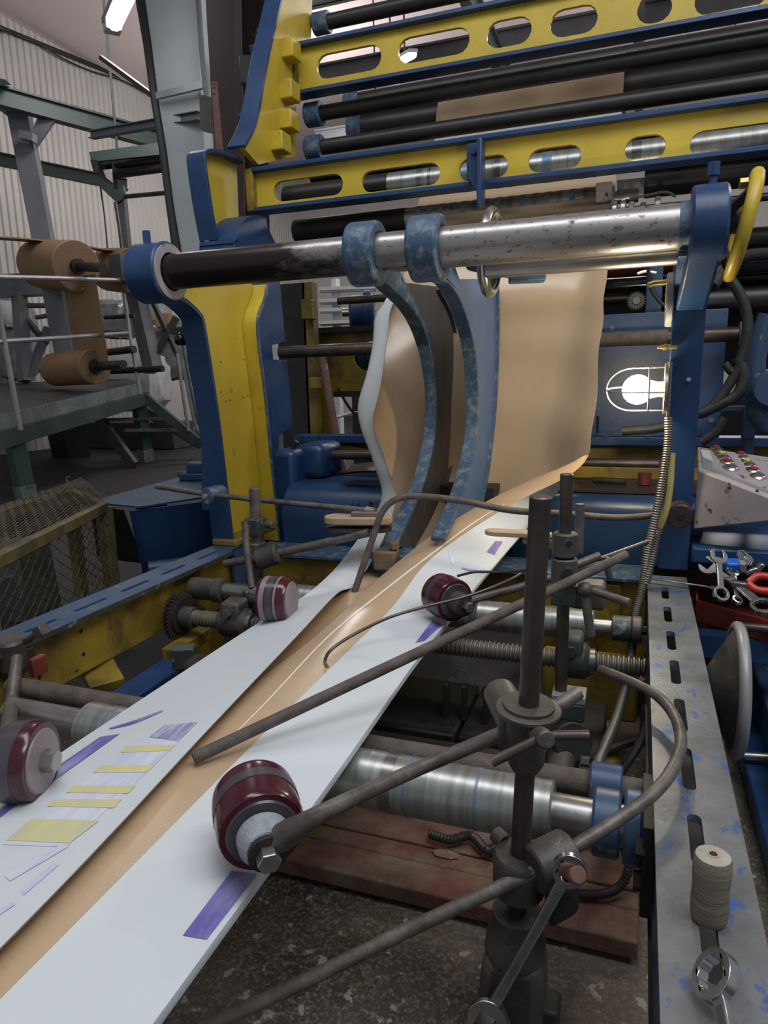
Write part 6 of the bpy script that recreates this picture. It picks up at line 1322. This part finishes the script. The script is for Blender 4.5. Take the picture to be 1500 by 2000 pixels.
# ================================================================== MESH CAGE AND BLUE CHUTE
A0, A1, B0, B1_ = P(-40, 1112, Z=1.0), P(203, 990, Z=1.0), P(-40, 1018, Z=1.0), P(138, 962, Z=1.0)
t = Thing('wire_cage', (A1.x-.3, A1.y-.5, FLOOR), 'yellow framed wire mesh cage full of wood scraps', 'cage')
def dnz(p, z): return V(p.x, p.y, z)
for p, q in ((A0, A1), (B0, B1_), (A1, B1_), (A0, B0)): t.add('frame_bar', MB().bar(p, q, .04, .04), 'frame_yellow', bevel=.003)
for p in (A0, A1, B0, B1_): t.add('post', MB().bar(dnz(p, FLOOR), dnz(p, 1.0), .05, .05, (0, 1, 0)), 'frame_yellow', bevel=.003)
def chain(o, u, v, Lu, Lv, cell, r):
    """chain link: each wire zigzags along v, hooked to its neighbours"""
    u, v = Vector(u).normalized(), Vector(v).normalized(); nrm = u.cross(v).normalized(); m = MB(); n = int(Lu/cell); k_ = int(Lv/(cell*.62)); rnd = random.Random(3)
    for i in range(n+1):
        pts = []
        for k in range(k_+1):
            sx = (.5 if (k+i) % 2 else -.5)*1.04; bulge = .2*cell*math.sin(k*.35+i*.25)*.4
            pts.append(o+u*((i+.5+sx)*cell+rnd.uniform(-.04, .04)*cell)+v*(k*cell*.62)+nrm*(.0012*(1 if k % 2 else -1)+bulge))
        m.tube(pts, r, 5)
    return m
up1 = V(0, 0, 1)
du = A1-A0; t.add('mesh', chain(dnz(A0, FLOOR+.05)+V(.025, -.02, 0), du, up1, du.length, .56, .037, .0016), 'wire_yellow', kind='stuff')
dv = B0-A0; t.add('mesh', chain(A0+V(0, 0, .03), du, dv, du.length, dv.length, .037, .0016), 'wire_yellow', kind='stuff')
dw = B1_-A1; t.add('mesh', chain(dnz(A1, FLOOR+.05), dw, up1, dw.length, .56, .037, .0016), 'wire_yellow', kind='stuff')
one('wire_hook', MB().tube([P(112, 965, Z=1.03), P(128, 955, Y=2.3), P(133, 945, Y=2.3), P(130, 934, Y=2.3), P(136, 931, Y=2.3)], .003, 6, n=4), 'steel', 'bent wire hook sticking up from the mesh cage', 'wire')
for k, (x, y, Y, sx, sy, sz, lb) in enumerate(((60, 1135, 1.75, .10, .09, .14, 'grey wood block at the front of the mesh cage'), (118, 1140, 2.0, .03, .09, .16, 'upright narrow wood offcut inside the mesh cage'), (95, 1010, 2.2, .12, .1, .07, 'wide wood scrap near the top of the mesh cage'), (25, 1180, 1.7, .12, .1, .1, 'low wood chunk at the left of the mesh cage'), (150, 1000, 2.35, .05, .1, .05, 'small wood wedge at the back of the mesh cage'))):
    q = P(x, y, Y=Y+.1)+V(-.1, .0, 0); one('wood_scrap', MB().obox(q, V(1, .3+.2*k, .1*k), V(-.3-.2*k, 1, 0), V(0, -.1*k, 1), sx, sy, sz), 'wood_grey', lb, 'wood scrap', 'wood scraps in the cage', bevel=.006)
one('scrap_heap', MB().hexa([dnz(A0, FLOOR)+V(-.06, .05, 0), dnz(A1, FLOOR)+V(-.06, -.05, 0), dnz(B1_, FLOOR)+V(.05, -.05, 0), dnz(B0, FLOOR)+V(.06, 0, 0), dnz(A0, .52)+V(-.06, .05, 0), dnz(A1, .5)+V(-.06, -.05, 0), dnz(B1_, .54)+V(.05, -.05, 0), dnz(B0, .54)+V(.06, 0, 0)]), 'wood_grey', 'dark base of timber scraps filling the cage bottom', 'wood scrap', bevel=.01)
t = Thing('blue_chute', P(300, 1100, Z=.7), 'blue sheet metal chute with a grey blue lid left of the stanchion', 'chute')
q = [P(x, y, Z=1.0) for x, y in ((173, 980), (273, 989), (420, 930), (415, 900), (290, 930))]; n = len(q)
q = [P(173, 980, Z=1.0), P(273, 989, Z=1.0), V(-1.62, 3.0, 1.0), V(-2.35, 3.3, 1.0)]
t.add('lid', MB().hexa([p+V(0, 0, -.008) for p in q]+q), 'blue_flat')
w = [P(257, 997, Z=.985), V(-1.66, 2.75, .985), V(-1.62, 2.75, .72), P(277, 1100, Z=.72)]; th = V(-.012, -.002, 0)
t.add('side_plate', MB().hexa([w[3], w[2], w[2]+th, w[3]+th, w[0], w[1], w[1]+th, w[0]+th]), 'blue', bevel=.002)
t.add('end_plate', MB().hexa([P(190, 1090, Z=.72), w[3], w[3]+V(0, .012, 0), P(190, 1090, Z=.72)+V(0, .012, 0), P(176, 984, Z=.99), w[0]+V(-.05, 0, 0), w[0]+V(-.05, .012, 0), P(176, 984, Z=.99)+V(0, .012, 0)]), 'grease_shade_black')
t.add('lip', MB().cyl(P(290, 1110, Z=.72), V(-1.58, 2.7, .72), .03, 18), 'blue_flat')
t.add('leg', MB().box(-2.2, -2.1, 2.6, 2.7, FLOOR, .99), 'blue'); t.add('leg', MB().box(-1.75, -1.68, 2.8, 2.9, FLOOR, .99), 'blue')
t = Thing('floor_vice', P(385, 890, Z=1.05), 'small blue vice shaped casting on the chute lid', 'vice')
q = P(378, 893, Y=3.05); q.z = 1.0; t.add('base', MB().obox(q+V(0, 0, .02), V(1, .3, 0), V(-.3, 1, 0), V(0, 0, 1), .07, .05, .02), 'blue', bevel=.008); t.add('jaw', MB().obox(q+V(.02, 0, .065), V(1, .3, 0), V(-.3, 1, 0), V(0, 0, 1), .05, .04, .03), 'blue', bevel=.01); t.add('screw', MB().cyl(q+V(-.09, -.02, .03), q+V(0, 0, .03), .015, 12), 'steel_rust')
